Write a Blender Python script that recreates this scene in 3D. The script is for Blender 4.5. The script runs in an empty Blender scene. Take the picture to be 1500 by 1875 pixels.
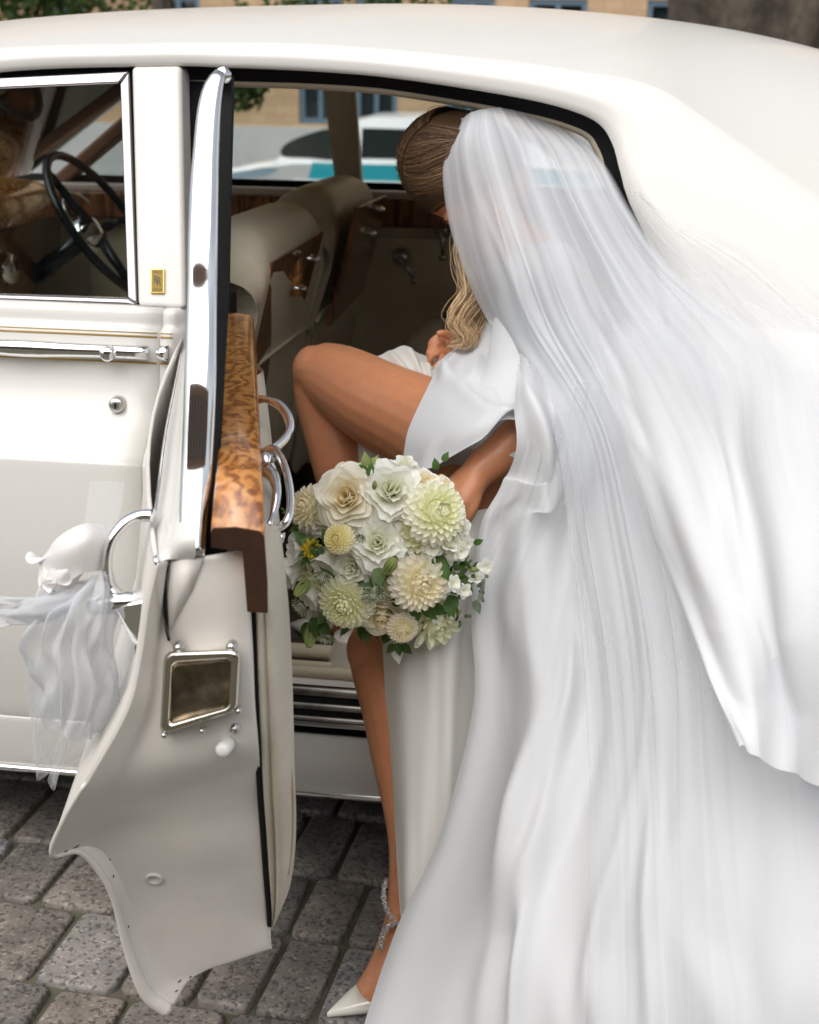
import bpy, bmesh, math, random
import numpy as np
from mathutils import Vector, Matrix
random.seed(7); np.random.seed(7)
S = bpy.context.scene
COL = S.collection
R_ = math.radians

# ------------------------------------------------------------------ camera
F = 2600.0; TH = R_(17); YAW = R_(8); ROLL = R_(1.0)
CAM = np.array([0.0, -2.33, 1.48])
_f = np.array([-math.sin(YAW)*math.cos(TH), math.cos(YAW)*math.cos(TH), -math.sin(TH)])
_r0 = np.array([math.cos(YAW), math.sin(YAW), 0.0]); _u0 = np.cross(_r0, _f)
_r = math.cos(ROLL)*_r0 + math.sin(ROLL)*_u0
_u = math.cos(ROLL)*_u0 - math.sin(ROLL)*_r0
cd = bpy.data.cameras.new('camera'); cam = bpy.data.objects.new('camera', cd); COL.objects.link(cam)
m = Matrix(((_r[0], _u[0], -_f[0], CAM[0]), (_r[1], _u[1], -_f[1], CAM[1]), (_r[2], _u[2], -_f[2], CAM[2]), (0, 0, 0, 1)))
cam.matrix_world = m
cd.sensor_fit = 'VERTICAL'; cd.sensor_height = 36.0; cd.lens = 36.0*F/1875.0
cd.clip_end = 400; cd.clip_start = 0.05
cd.dof.use_dof = True; cd.dof.focus_distance = 2.12; cd.dof.aperture_fstop = 5.6
S.camera = cam
S.render.engine = 'CYCLES'; S.cycles.max_bounces = 14; S.cycles.diffuse_bounces = 7; S.cycles.glossy_bounces = 5; S.cycles.transmission_bounces = 8; S.cycles.transparent_max_bounces = 24

# ------------------------------------------------------------------ daylight: bright overcast
SUN_EL, SUN_AZ = R_(50), R_(200)          # azimuth clockwise from +Y: behind the camera, to its left
w = bpy.data.worlds.new('World'); S.world = w; w.use_nodes = True
nt = w.node_tree; nt.nodes.clear()
sky = nt.nodes.new('ShaderNodeTexSky'); sky.sky_type = 'NISHITA'; sky.sun_disc = False
sky.sun_elevation = SUN_EL; sky.sun_rotation = SUN_AZ; sky.air_density = 1.0; sky.dust_density = 3.0; sky.ozone_density = 1.0
hs = nt.nodes.new('ShaderNodeHueSaturation'); hs.inputs['Saturation'].default_value = 0.30
bg = nt.nodes.new('ShaderNodeBackground'); bg.inputs['Strength'].default_value = 0.08
ow = nt.nodes.new('ShaderNodeOutputWorld')
nt.links.new(sky.outputs[0], hs.inputs['Color']); nt.links.new(hs.outputs[0], bg.inputs['Color']); nt.links.new(bg.outputs[0], ow.inputs['Surface'])
ld = bpy.data.lights.new('sun', 'SUN'); ld.energy = 1.5; ld.angle = R_(95); ld.color = (1, 0.98, 0.955)
lo = bpy.data.objects.new('sun', ld); COL.objects.link(lo)
sd = Vector((math.sin(SUN_AZ)*math.cos(SUN_EL), math.cos(SUN_AZ)*math.cos(SUN_EL), math.sin(SUN_EL)))
lo.rotation_euler = (-sd).to_track_quat('-Z', 'Y').to_euler()
vs = S.view_settings; vs.view_transform = 'Standard'; vs.look = 'None'; vs.gamma = 1.0; vs.use_curve_mapping = False
vs.exposure = 1.08

# ------------------------------------------------------------------ survey helpers: sight line from the camera met with a real plane
def ray(x, y): return _f + _r*(x-750)/F - _u*(y-937.5)/F
def PY(x, y, Y): d = ray(x, y); return CAM + d*(Y-CAM[1])/d[1]
def PZ(x, y, Z): d = ray(x, y); return CAM + d*(Z-CAM[2])/d[2]
def PP(x, y, p0, n):
    d = ray(x, y); n = np.array(n, float); return CAM + d*(np.dot(np.array(p0)-CAM, n)/np.dot(d, n))
def PG(x, y, off=0.0):                      # near side of the greenhouse, leaning inwards going up
    return PP(x, y, (0, 0.10+off, 1.087), (0, 1, -0.37))

# ------------------------------------------------------------------ curve helpers
def A(p): return np.array(p, float)
def cr(pts, n, closed=False):
    """Catmull-Rom resample to n points, even in arc length."""
    P = np.array(pts, float)
    if closed: P = np.vstack([P[-1], P, P[0], P[1]])
    else: P = np.vstack([2*P[0]-P[1], P, 2*P[-1]-P[-2]])
    out = []
    for i in range(1, len(P)-2):
        a, b, c, d = P[i-1], P[i], P[i+1], P[i+2]
        t = np.linspace(0, 1, 24, endpoint=False)[:, None]
        out.append(0.5*((2*b)+(c-a)*t+(2*a-5*b+4*c-d)*t**2+(3*b-a-3*c+d)*t**3))
    out.append(P[-2][None]); Q = np.vstack(out)
    L = np.r_[0, np.cumsum(np.linalg.norm(np.diff(Q[:, :3] if Q.shape[1] > 3 else Q, axis=0), axis=1))]
    s = np.linspace(0, L[-1], n, endpoint=not closed)
    return np.stack([np.interp(s, L, Q[:, k]) for k in range(Q.shape[1])], 1)
def lin(pts, n):
    P = np.array(pts, float); L = np.r_[0, np.cumsum(np.linalg.norm(np.diff(P, axis=0), axis=1))]
    s = np.linspace(0, L[-1], n); return np.stack([np.interp(s, L, P[:, k]) for k in range(P.shape[1])], 1)
def spl(ts, vals, t):
    """smooth interpolation of vals (k x d) at positions ts, evaluated at t (Catmull-Rom / monotone-ish)"""
    ts = np.array(ts, float); V = np.array(vals, float); V = V.reshape(len(ts), -1)
    mm = np.zeros_like(V)
    for i in range(len(ts)):
        lo_, hi_ = max(i-1, 0), min(i+1, len(ts)-1)
        mm[i] = (V[hi_]-V[lo_])/(ts[hi_]-ts[lo_])
    t = np.clip(np.atleast_1d(t), ts[0], ts[-1]); k = np.clip(np.searchsorted(ts, t, 'right')-1, 0, len(ts)-2)
    h = ts[k+1]-ts[k]; s = ((t-ts[k])/h)[:, None]; h = h[:, None]
    return (2*s**3-3*s**2+1)*V[k]+(s**3-2*s**2+s)*h*mm[k]+(-2*s**3+3*s**2)*V[k+1]+(s**3-s**2)*h*mm[k+1]
def gridspl(G, nu, nv):
    """control grid rows x cols x d -> smooth nv x nu x d"""
    G = np.array(G, float); r, c, d = G.shape
    X = spl(np.linspace(0, 1, r), G.reshape(r, -1), np.linspace(0, 1, nv)).reshape(nv, c, d)
    X = X.transpose(1, 0, 2).reshape(c, -1)
    return spl(np.linspace(0, 1, c), X, np.linspace(0, 1, nu)).reshape(nu, nv, d).transpose(1, 0, 2)
def norm(v): v = np.array(v, float); return v/max(1e-9, np.linalg.norm(v))

# ------------------------------------------------------------------ mesh helpers
ORG = {}
def link(name, me, mat, parent=None, origin=None):
    o = bpy.data.objects.new(name, me); COL.objects.link(o)
    if mat is not None and len(me.materials) == 0: me.materials.append(mat)
    if parent is not None: o.parent = parent
    return o
def tag(o, label=None, cat=None, group=None, kind=None):
    for k, v in (('label', label), ('category', cat), ('group', group), ('kind', kind)):
        if v: o[k] = v
    return o
def thing(name, loc, label, cat, group=None):
    o = bpy.data.objects.new(name, None); COL.objects.link(o); o.location = loc; o.empty_display_size = .1
    ORG[o.name] = np.array(loc, float); return tag(o, label, cat, group)
def org(o):
    if o is None: return None
    if o.name in ORG: return ORG[o.name]
    return np.zeros(3)
def mk(name, V, Fc, mat, parent=None, smooth=True, sub=0, solid=0.0, bevel=0.0, uv=None, mats=None, fm=None, bseg=2, soff=0.0, split=0):
    V = np.array(V, float).reshape(-1, 3)
    if parent is not None: o0 = org(parent)
    else: o0 = np.array([(V[:, 0].min()+V[:, 0].max())/2, (V[:, 1].min()+V[:, 1].max())/2, V[:, 2].min()])
    me = bpy.data.meshes.new(name); me.from_pydata((V-o0).tolist(), [], [list(map(int, f)) for f in Fc])
    for mm in (mats or [mat]): me.materials.append(mm)
    if fm is not None: me.polygons.foreach_set('material_index', np.array(fm, np.int32))
    if smooth: me.polygons.foreach_set('use_smooth', np.ones(len(me.polygons), bool))
    if uv is not None:
        l = me.uv_layers.new(name='UVMap'); idx = np.zeros(len(me.loops), np.int32); me.loops.foreach_get('vertex_index', idx)
        l.data.foreach_set('uv', np.array(uv, np.float32)[idx].ravel())
    me.update()
    o = bpy.data.objects.new(name, me); COL.objects.link(o)
    if parent is not None:
        o.parent = parent; ORG[o.name] = o0            # child sits at its parent's origin
    else:
        o.location = o0; ORG[o.name] = o0
    if solid: md = o.modifiers.new('s', 'SOLIDIFY'); md.thickness = solid; md.offset = soff
    if bevel: md = o.modifiers.new('b', 'BEVEL'); md.width = bevel; md.segments = bseg; md.limit_method = 'ANGLE'; md.angle_limit = R_(35)
    if split: md = o.modifiers.new('e', 'EDGE_SPLIT'); md.split_angle = R_(split)
    if sub: md = o.modifiers.new('u', 'SUBSURF'); md.levels = sub; md.render_levels = sub
    return o
class MB:
    """collects shapes, builds one mesh"""
    def __init__(s): s.V = []; s.F = []; s.n = 0
    def add(s, V, Fc):
        V = np.array(V, float).reshape(-1, 3); s.V.append(V); s.F += [[i+s.n for i in f] for f in Fc]; s.n += len(V); return s
    def grid(s, G, cu=False, cv=False):
        G = np.array(G, float); r, c, _ = G.shape; f = []
        for i in range(r if cv else r-1):
            for j in range(c if cu else c-1):
                f.append([i*c+j, i*c+(j+1) % c, ((i+1) % r)*c+(j+1) % c, ((i+1) % r)*c+j])
        return s.add(G.reshape(-1, 3), f)
    def tube(s, P, rad, n=10, cap=True, squash=None, up=None):
        P = np.array(P, float); k = len(P); rad = np.broadcast_to(np.array(rad, float), (k,)) if np.ndim(rad) < 2 else np.array(rad)
        T = np.gradient(P, axis=0); T /= np.maximum(np.linalg.norm(T, axis=1), 1e-9)[:, None]
        a = np.array(up, float) if up is not None else (np.array([0, 0, 1.]) if abs(T[0][2]) < .9 else np.array([1., 0, 0]))
        rows = []
        N = None
        for i in range(k):
            if N is None or up is not None: N = a - T[i]*np.dot(a, T[i])
            else: N = N - T[i]*np.dot(N, T[i])
            N = norm(N); B = np.cross(T[i], N)
            t = np.linspace(0, 2*math.pi, n, endpoint=False)
            r1, r2 = (rad[i] if np.ndim(rad) > 1 else (rad[i], rad[i]*(squash or 1)))
            rows.append(P[i]+np.outer(np.cos(t)*r1, N)+np.outer(np.sin(t)*r2, B))
        base = s.n; s.grid(np.array(rows), cu=True)
        if cap: s.F.append([base+i for i in range(n)][::-1]); s.F.append([base+(k-1)*n+i for i in range(n)])
        return s
    def box(s, c, h, M=None):
        c = np.array(c, float); V = np.array([[x, y, z] for x in (-1, 1) for y in (-1, 1) for z in (-1, 1)], float)*np.array(h)
        if M is not None: V = V @ np.array(M, float)          # rows of M are the box axes
        return s.add(V+c, [[0, 1, 3, 2], [4, 6, 7, 5], [0, 4, 5, 1], [2, 3, 7, 6], [0, 2, 6, 4], [1, 5, 7, 3]])
    def prism(s, poly, d):
        """poly (n x 3) pushed along vector d"""
        P = np.array(poly, float); n = len(P); d = np.array(d, float)
        return s.add(np.vstack([P, P+d]), [list(range(n))[::-1], list(range(n, 2*n))]+[[i, (i+1) % n, n+(i+1) % n, n+i] for i in range(n)])
    def lathe(s, prof, c, ax, n=20):
        """prof list of (radius, height) about axis ax from c"""
        ax = norm(ax); a = norm(np.cross(ax, (0, 0, 1) if abs(ax[2]) < .9 else (1, 0, 0))); b = np.cross(ax, a)
        t = np.linspace(0, 2*math.pi, n, endpoint=False)
        G = [np.array(c)+h*ax+np.outer(np.cos(t)*r, a)+np.outer(np.sin(t)*r, b) for r, h in prof]
        return s.grid(np.array(G), cu=True)
    def ball(s, c, r, n=12, ax=None):
        rr = np.broadcast_to(np.array(r, float), (3,)); ph = np.linspace(0, math.pi, n//2+2)[1:-1]; t = np.linspace(0, 2*math.pi, n, endpoint=False)
        G = np.array([[[math.sin(p)*math.cos(u), math.sin(p)*math.sin(u), math.cos(p)] for u in t] for p in ph])*rr
        M = np.eye(3) if ax is None else np.array(ax)
        base = s.n; s.grid(G.reshape(-1, 3).reshape(len(ph), n, 3) @ M + np.array(c), cu=True)
        s.F.append([base+i for i in range(n)]); s.F.append([base+(len(ph)-1)*n+i for i in range(n)][::-1]); return s
    def build(s, name, mat, parent=None, **k):
        return mk(name, np.vstack(s.V), s.F, mat, parent, **k)
def frame_at(z, x=None):
    """orthonormal rows (x,y,z) with given z"""
    z = norm(z); x = np.array(x if x is not None else ((1, 0, 0) if abs(z[0]) < .9 else (0, 1, 0)), float)
    x = norm(x-z*np.dot(x, z)); return np.array([x, np.cross(z, x), z])

# ------------------------------------------------------------------ materials
def M(name, col, rough=.5, metal=0.0, coat=0.0, spec=.5, sss=0.0, sssr=(1, .4, .2), trans=0.0, sheen=0.0, bump=None, var=None, coatr=.05, tl=None):
    """procedural material. var=(scale, amount[, col2]) blotchy colour; bump=(scale, strength[, kind])"""
    m = bpy.data.materials.new(name); m.use_nodes = True; n = m.node_tree.nodes; L = m.node_tree.links; b = n['Principled BSDF']
    b.inputs['Base Color'].default_value = (*col, 1); b.inputs['Roughness'].default_value = rough; b.inputs['Metallic'].default_value = metal
    b.inputs['Coat Weight'].default_value = coat; b.inputs['Coat Roughness'].default_value = coatr; b.inputs['Specular IOR Level'].default_value = spec
    b.inputs['Sheen Weight'].default_value = sheen
    if sss: b.inputs['Subsurface Weight'].default_value = 1.0; b.inputs['Subsurface Scale'].default_value = sss; b.inputs['Subsurface Radius'].default_value = sssr
    if var or bump: tc = n.new('ShaderNodeTexCoord')
    if var:
        t = n.new('ShaderNodeTexNoise'); t.inputs['Scale'].default_value = var[0]; t.inputs['Detail'].default_value = 6; t.inputs['Roughness'].default_value = .65
        L.new(tc.outputs['Object'], t.inputs['Vector'])
        r = n.new('ShaderNodeValToRGB'); c2 = var[2] if len(var) > 2 else tuple(c*(1-var[1]) for c in col)
        r.color_ramp.elements[0].position = .35; r.color_ramp.elements[1].position = .65
        r.color_ramp.elements[0].color = (*c2, 1); r.color_ramp.elements[1].color = (*col, 1)
        L.new(t.outputs['Fac'], r.inputs['Fac']); L.new(r.outputs['Color'], b.inputs['Base Color'])
    if bump:
        t2 = n.new('ShaderNodeTexVoronoi' if len(bump) > 2 and bump[2] == 'v' else 'ShaderNodeTexNoise'); t2.inputs['Scale'].default_value = bump[0]
        L.new(tc.outputs['Object'], t2.inputs['Vector'])
        bp = n.new('ShaderNodeBump'); bp.inputs['Strength'].default_value = bump[1]; bp.inputs['Distance'].default_value = .002
        L.new(t2.outputs[0], bp.inputs['Height']); L.new(bp.outputs['Normal'], b.inputs['Normal'])
    if tl:                                            # thin petals, leaves and cloth let light through
        tr = n.new('ShaderNodeBsdfTranslucent'); mx = n.new('ShaderNodeMixShader'); mx.inputs[0].default_value = tl
        o = n['Material Output']
        for l in list(b.inputs['Base Color'].links): L.new(l.from_socket, tr.inputs['Color'])
        if not b.inputs['Base Color'].links: tr.inputs['Color'].default_value = (*col, 1)
        L.new(b.outputs[0], mx.inputs[1]); L.new(tr.outputs[0], mx.inputs[2]); L.new(mx.outputs[0], o.inputs['Surface'])
    return m
def glass_mat(name, tint=(.9, .93, .92), ior=1.5):
    m = bpy.data.materials.new(name); m.use_nodes = True; n = m.node_tree.nodes; L = m.node_tree.links; n.clear()
    o = n.new('ShaderNodeOutputMaterial'); t = n.new('ShaderNodeBsdfTransparent'); g = n.new('ShaderNodeBsdfGlossy'); x = n.new('ShaderNodeMixShader'); f = n.new('ShaderNodeFresnel')
    t.inputs[0].default_value = (*tint, 1); g.inputs['Roughness'].default_value = .0; f.inputs[0].default_value = ior
    L.new(f.outputs[0], x.inputs[0]); L.new(t.outputs[0], x.inputs[1]); L.new(g.outputs[0], x.inputs[2]); L.new(x.outputs[0], o.inputs['Surface']); return m
PAINT = M('cream_paint', (.655, .64, .60), .34, coat=.35, var=(3, .02), coatr=.05)
PAINT_IN = M('jamb_paint', (.71, .675, .625), .45, coat=.12, var=(6, .10), coatr=.2)
CHROME = M('chrome', (.86, .86, .87), .06, 1.0)
STEEL = M('worn_steel', (.55, .54, .52), .28, 1.0, bump=(60, .1))
RUBBER = M('black_rubber', (.010, .010, .011), .8, spec=.15)
BLACK = M('black_plastic', (.01, .01, .011), .25)
DIMCHROME = M('dimmed_chrome', (.38, .365, .37), .10, 1.0)  # chrome darkened: the frame's dimmer reflections are put into the colour
ENDWOOD = M('shaded_end_grain', (.045, .018, .009), .4, var=(30, .4))  # dark walnut end, with its shade also put into the colour
GOLD = M('gold', (.70, .50, .16), .25, 1.0)
GOLDLINE = M('gold_pinstripe', (.36, .22, .04), .4)
LEATHER = M('cream_leather', (.70, .62, .47), .42, bump=(220, .25, 'v'), var=(5, .12))
LEATHER_D = M('door_card_leather', (.70, .62, .46), .45, bump=(220, .25, 'v'), var=(5, .12))
HEADLINER = M('beige_headliner', (.60, .53, .42), .9)
CARPET = M('brown_carpet', (.075, .048, .03), .95, bump=(180, .9), var=(30, .5))
GLASS = glass_mat('window_glass')
def wood_mat(name, c1, c2, c3, scale, dist, stretch=(1, 1, 1), rough=.22, coat=.6):
    m = bpy.data.materials.new(name); m.use_nodes = True; n = m.node_tree.nodes; L = m.node_tree.links; b = n['Principled BSDF']
    tc = n.new('ShaderNodeTexCoord'); mp = n.new('ShaderNodeMapping'); mp.inputs['Scale'].default_value = stretch
    L.new(tc.outputs['Object'], mp.inputs[0])
    nz = n.new('ShaderNodeTexNoise'); nz.inputs['Scale'].default_value = scale; nz.inputs['Detail'].default_value = 4; nz.inputs['Distortion'].default_value = dist
    L.new(mp.outputs[0], nz.inputs['Vector'])
    wv = n.new('ShaderNodeTexWave'); wv.inputs['Scale'].default_value = scale*.22; wv.inputs['Distortion'].default_value = 18; wv.inputs['Detail'].default_value = 4; wv.inputs['Detail Scale'].default_value = 2.2
    L.new(mp.outputs[0], wv.inputs['Vector'])
    r = n.new('ShaderNodeValToRGB'); e = r.color_ramp.elements; e[0].color = (*c1, 1); e[1].color = (*c3, 1); e[0].position = .25; e[1].position = .8
    k = e.new(.5); k.color = (*c2, 1)
    ad = n.new('ShaderNodeMix'); ad.data_type = 'FLOAT'; ad.inputs[0].default_value = .45
    L.new(nz.outputs['Fac'], ad.inputs[2]); L.new(wv.outputs['Fac'], ad.inputs[3]); L.new(ad.outputs[0], r.inputs['Fac'])
    L.new(r.outputs[0], b.inputs['Base Color']); b.inputs['Roughness'].default_value = rough; b.inputs['Coat Weight'].default_value = coat; b.inputs['Coat Roughness'].default_value = .08
    return m
BURL = wood_mat('burl_walnut', (.20, .065, .012), (.44, .17, .038), (.56, .26, .075), 38, 2.2)
WOOD = wood_mat('dark_walnut', (.060, .020, .008), (.15, .055, .020), (.26, .10, .035), 9, .8, (3, 3, .5))
frng = np.random.default_rng(21)
class Fl:
    def __init__(s, c, z, roll=0.0):
        s.c = np.array(c); x = frame_at(z); a = roll; s.M = np.array([math.cos(a)*x[0]+math.sin(a)*x[1], -math.sin(a)*x[0]+math.cos(a)*x[1], x[2]]); s.V = []; s.F = []; s.U = []; s.n = 0
    def petal(s, base, out, up, L_, w_, cup, curl, idx, na=5, nb=5, tip=.75, ruf=0.0, point=.0):
        """patch starting at base, growing along out and curling towards up"""
        out = norm(out); up = norm(up-out*np.dot(up, out)); side = np.cross(out, up)
        a = np.linspace(0, 1, na)[:, None]; b = np.linspace(-1, 1, nb)[None]
        wd_ = w_*np.sin(np.pi*np.clip(.16+a*tip, 0, 1))**.8*(1-point*a**3)
        ang = curl*a; x = L_*np.sin(ang)/max(1e-3, abs(curl))*np.sign(curl) if abs(curl) > .05 else L_*a
        z = L_*(1-np.cos(ang))/curl if abs(curl) > .05 else 0*a
        x = x-.12*L_*(b**2)*a; lift = cup*w_*(b**2)*(.4+.6*a)+z+ruf*w_*np.sin(b*7+idx*40)*a**2
        P = np.array(base)+x[..., None]*out+(b*wd_)[..., None]*side+(lift+0*b)[..., None]*up
        r, c = P.shape[:2]; f = [[i*c+j+s.n, i*c+j+1+s.n, (i+1)*c+j+1+s.n, (i+1)*c+j+s.n] for i in range(r-1) for j in range(c-1)]
        s.V.append(P.reshape(-1, 3)); s.F += f; s.n += r*c; s.U.append(np.stack([np.broadcast_to(a, (r, c)), np.full((r, c), idx)], 2).reshape(-1, 2))
    def done(s, name, mat, parent, sub=1):
        V = np.vstack(s.V)@s.M+s.c; return mk(name, V, s.F, mat, parent, uv=np.vstack(s.U), sub=sub)
# ================================================================== setting
def stone_mat(name, cols, speck=165):
    m = bpy.data.materials.new(name); m.use_nodes = True; n = m.node_tree.nodes; L = m.node_tree.links; b = n['Principled BSDF']
    tc = n.new('ShaderNodeNewGeometry'); oi = n.new('ShaderNodeObjectInfo'); ad = n.new('ShaderNodeVectorMath'); ad.operation = 'ADD'
    sc = n.new('ShaderNodeVectorMath'); sc.operation = 'SCALE'; cb = n.new('ShaderNodeCombineXYZ'); L.new(oi.outputs['Random'], cb.inputs[0]); L.new(oi.outputs['Random'], cb.inputs[1]); L.new(cb.outputs[0], sc.inputs[0]); sc.inputs['Scale'].default_value = 40
    L.new(tc.outputs['Position'], ad.inputs[0]); L.new(sc.outputs[0], ad.inputs[1])
    r0 = n.new('ShaderNodeValToRGB'); r0.color_ramp.interpolation = 'LINEAR'; e = r0.color_ramp.elements; e[0].color = (*cols[0], 1); e[1].color = (*cols[-1], 1); e[1].position = .97
    for i, c in enumerate(cols[1:-1]): k = e.new((i+1)/(len(cols)-1)*.88); k.color = (*c, 1)
    L.new(oi.outputs['Random'], r0.inputs[0])
    v = n.new('ShaderNodeTexVoronoi'); v.inputs['Scale'].default_value = speck; L.new(ad.outputs[0], v.inputs['Vector'])
    nz = n.new('ShaderNodeTexNoise'); nz.inputs['Scale'].default_value = 190; nz.inputs['Detail'].default_value = 4; L.new(ad.outputs[0], nz.inputs['Vector'])
    nl = n.new('ShaderNodeTexNoise'); nl.inputs['Scale'].default_value = 14; nl.inputs['Detail'].default_value = 4; L.new(ad.outputs[0], nl.inputs['Vector'])
    sx = n.new('ShaderNodeSeparateXYZ'); L.new(v.outputs['Color'], sx.inputs[0])
    r1 = n.new('ShaderNodeValToRGB'); e = r1.color_ramp.elements; e[0].color = (.10, .10, .10, 1); e[0].position = .0; e[1].color = (2.0, 1.95, 1.85, 1); e[1].position = 1
    for p, c in ((.17, (.22, .22, .23, 1)), (.23, (.85, .85, .85, 1)), (.7, (1.1, 1.07, 1.02, 1)), (.88, (1.25, 1.12, 1.0, 1))): k = e.new(p); k.color = c
    L.new(sx.outputs[0], r1.inputs[0])
    mx = n.new('ShaderNodeMix'); mx.data_type = 'RGBA'; mx.blend_type = 'MULTIPLY'; mx.inputs[0].default_value = .62; L.new(r0.outputs[0], mx.inputs[6]); L.new(r1.outputs[0], mx.inputs[7])
    mr = n.new('ShaderNodeMapRange'); mr.inputs[1].default_value = .3; mr.inputs[2].default_value = .7; mr.inputs[3].default_value = .65; mr.inputs[4].default_value = 1.2; L.new(nl.outputs['Fac'], mr.inputs[0])
    s2 = n.new('ShaderNodeVectorMath'); s2.operation = 'SCALE'; L.new(mx.outputs[2], s2.inputs[0]); L.new(mr.outputs[0], s2.inputs['Scale'])
    L.new(s2.outputs[0], b.inputs['Base Color']); b.inputs['Roughness'].default_value = .72
    bp_ = n.new('ShaderNodeBump'); bp_.inputs['Strength'].default_value = .5; bp_.inputs['Distance'].default_value = .003; L.new(nz.outputs['Fac'], bp_.inputs['Height']); L.new(bp_.outputs[0], b.inputs['Normal']); return m
PAVER = stone_mat('granite_paver', [(.135,.125,.115),(.17,.152,.135),(.19,.168,.148),(.15,.136,.122),(.195,.166,.142),(.27,.27,.275)])
SAND = M('joint_sand', (.11, .095, .076), .95, bump=(120, .8), var=(25, .5, (.06, .066, .03)))
xs = np.r_[np.linspace(-70, -6, 12), np.linspace(-5, 5, 11), np.linspace(6, 70, 12)]; ys = np.r_[np.linspace(-40, -2, 8), np.linspace(-1, 3, 9), np.linspace(4, 9, 8), np.linspace(10, 80, 8)]
gz = lambda y: -.013-.36*np.clip((y-3)/6, 0, 1)**1*(1 if y > 3 else 0)
G = np.array([[(x, y, gz(y)) for x in xs] for y in ys]); gm = MB().grid(G)
ground = mk('ground', np.vstack(gm.V), gm.F, SAND); tag(ground, kind='structure'); ORG[ground.name] = np.array(ground.location)
prng = random.Random(5); pang = R_(-3.0); ca, sa = math.cos(pang), math.sin(pang)
PM = []
for k in range(7):
    bm = bmesh.new(); nz_ = 5; rr_ = random.Random(k)
    out = []
    for (sx_, sy_) in ((1, 1), (-1, 1), (-1, -1), (1, -1)):
        for a in (0, 45, 90):
            a0 = {(1, 1): 0, (-1, 1): 90, (-1, -1): 180, (1, -1): 270}[(sx_, sy_)]; t = R_(a0+a); r = .085
            out.append((sx_*(.5-r)+r*math.cos(t)+rr_.uniform(-.012, .012), sy_*(.5-r)+r*math.sin(t)+rr_.uniform(-.012, .012)))
    rings = []
    for ins, z in ((0, -.05), (0, -.008), (.016, -.002), (.045, 0.0)): rings.append([bm.verts.new((x*(1-2*ins), y*(1-2*ins), z+(rr_.uniform(-.0012, .0012) if z == 0 else 0))) for x, y in out])
    for a, b in zip(rings, rings[1:]):
        for i in range(12): bm.faces.new((a[i], a[(i+1) % 12], b[(i+1) % 12], b[i]))
    bm.faces.new(rings[-1]); me = bpy.data.meshes.new('paver'); bm.to_mesh(me); bm.free(); me.materials.append(PAVER); me.polygons.foreach_set('use_smooth', np.ones(len(me.polygons), bool)); PM.append(me)
y = -1.05; row = 0; npv = 0
while y < .75:
    dep = [.205, .235, .20, .225][row % 4]; x = -1.75+prng.uniform(0, .1)
    while x < .5:
        wdt = prng.choice([.105, .135, .135, .155, .175]); cx, cy = x+wdt/2, y+dep/2
        X, Y_ = ca*cx-sa*cy, sa*cx+ca*cy
        if -1.6 < X < .32 and npv < 290:
            o = bpy.data.objects.new('paver', PM[prng.randrange(7)]); COL.objects.link(o); o.parent = ground
            o.location = Vector((X, Y_, prng.uniform(-.004, .002)))-ground.location; o.scale = (wdt-.010, dep-.010, 1); o.rotation_euler = (prng.uniform(-.012, .012), prng.uniform(-.012, .012), pang+prng.uniform(-.02, .02)); npv += 1
        x += wdt
    y += dep; row += 1
print('pavers', npv)

# street beyond: brick building, parked cab, trees
BY = 17.0
def brick_mat(name, c1, c2, mortar, sx):
    m = bpy.data.materials.new(name); m.use_nodes = True; n = m.node_tree.nodes; L = m.node_tree.links; b = n['Principled BSDF']
    tc = n.new('ShaderNodeTexCoord'); mp = n.new('ShaderNodeMapping'); mp.inputs['Rotation'].default_value = (R_(90), 0, 0); L.new(tc.outputs['Object'], mp.inputs[0])
    br = n.new('ShaderNodeTexBrick'); br.inputs['Scale'].default_value = sx; br.inputs['Color1'].default_value = (*c1, 1); br.inputs['Color2'].default_value = (*c2, 1); br.inputs['Mortar'].default_value = (*mortar, 1); br.inputs['Mortar Size'].default_value = .012
    L.new(mp.outputs[0], br.inputs['Vector']); L.new(br.outputs['Color'], b.inputs['Base Color']); b.inputs['Roughness'].default_value = .85; return m
BRICK = brick_mat('tan_brick', (.50, .345, .205), (.43, .285, .165), (.30, .24, .17), 2.2); CONC = M('pale_concrete', (.52, .52, .52), .8, var=(1.2, .15)); FRAME = M('blue_grey_frame', (.10, .16, .22), .4)
DARKG = M('dark_window_glass', (.02, .03, .035), .05, spec=.8)
zb_ = PY(700, 236, BY)[2]
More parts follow.
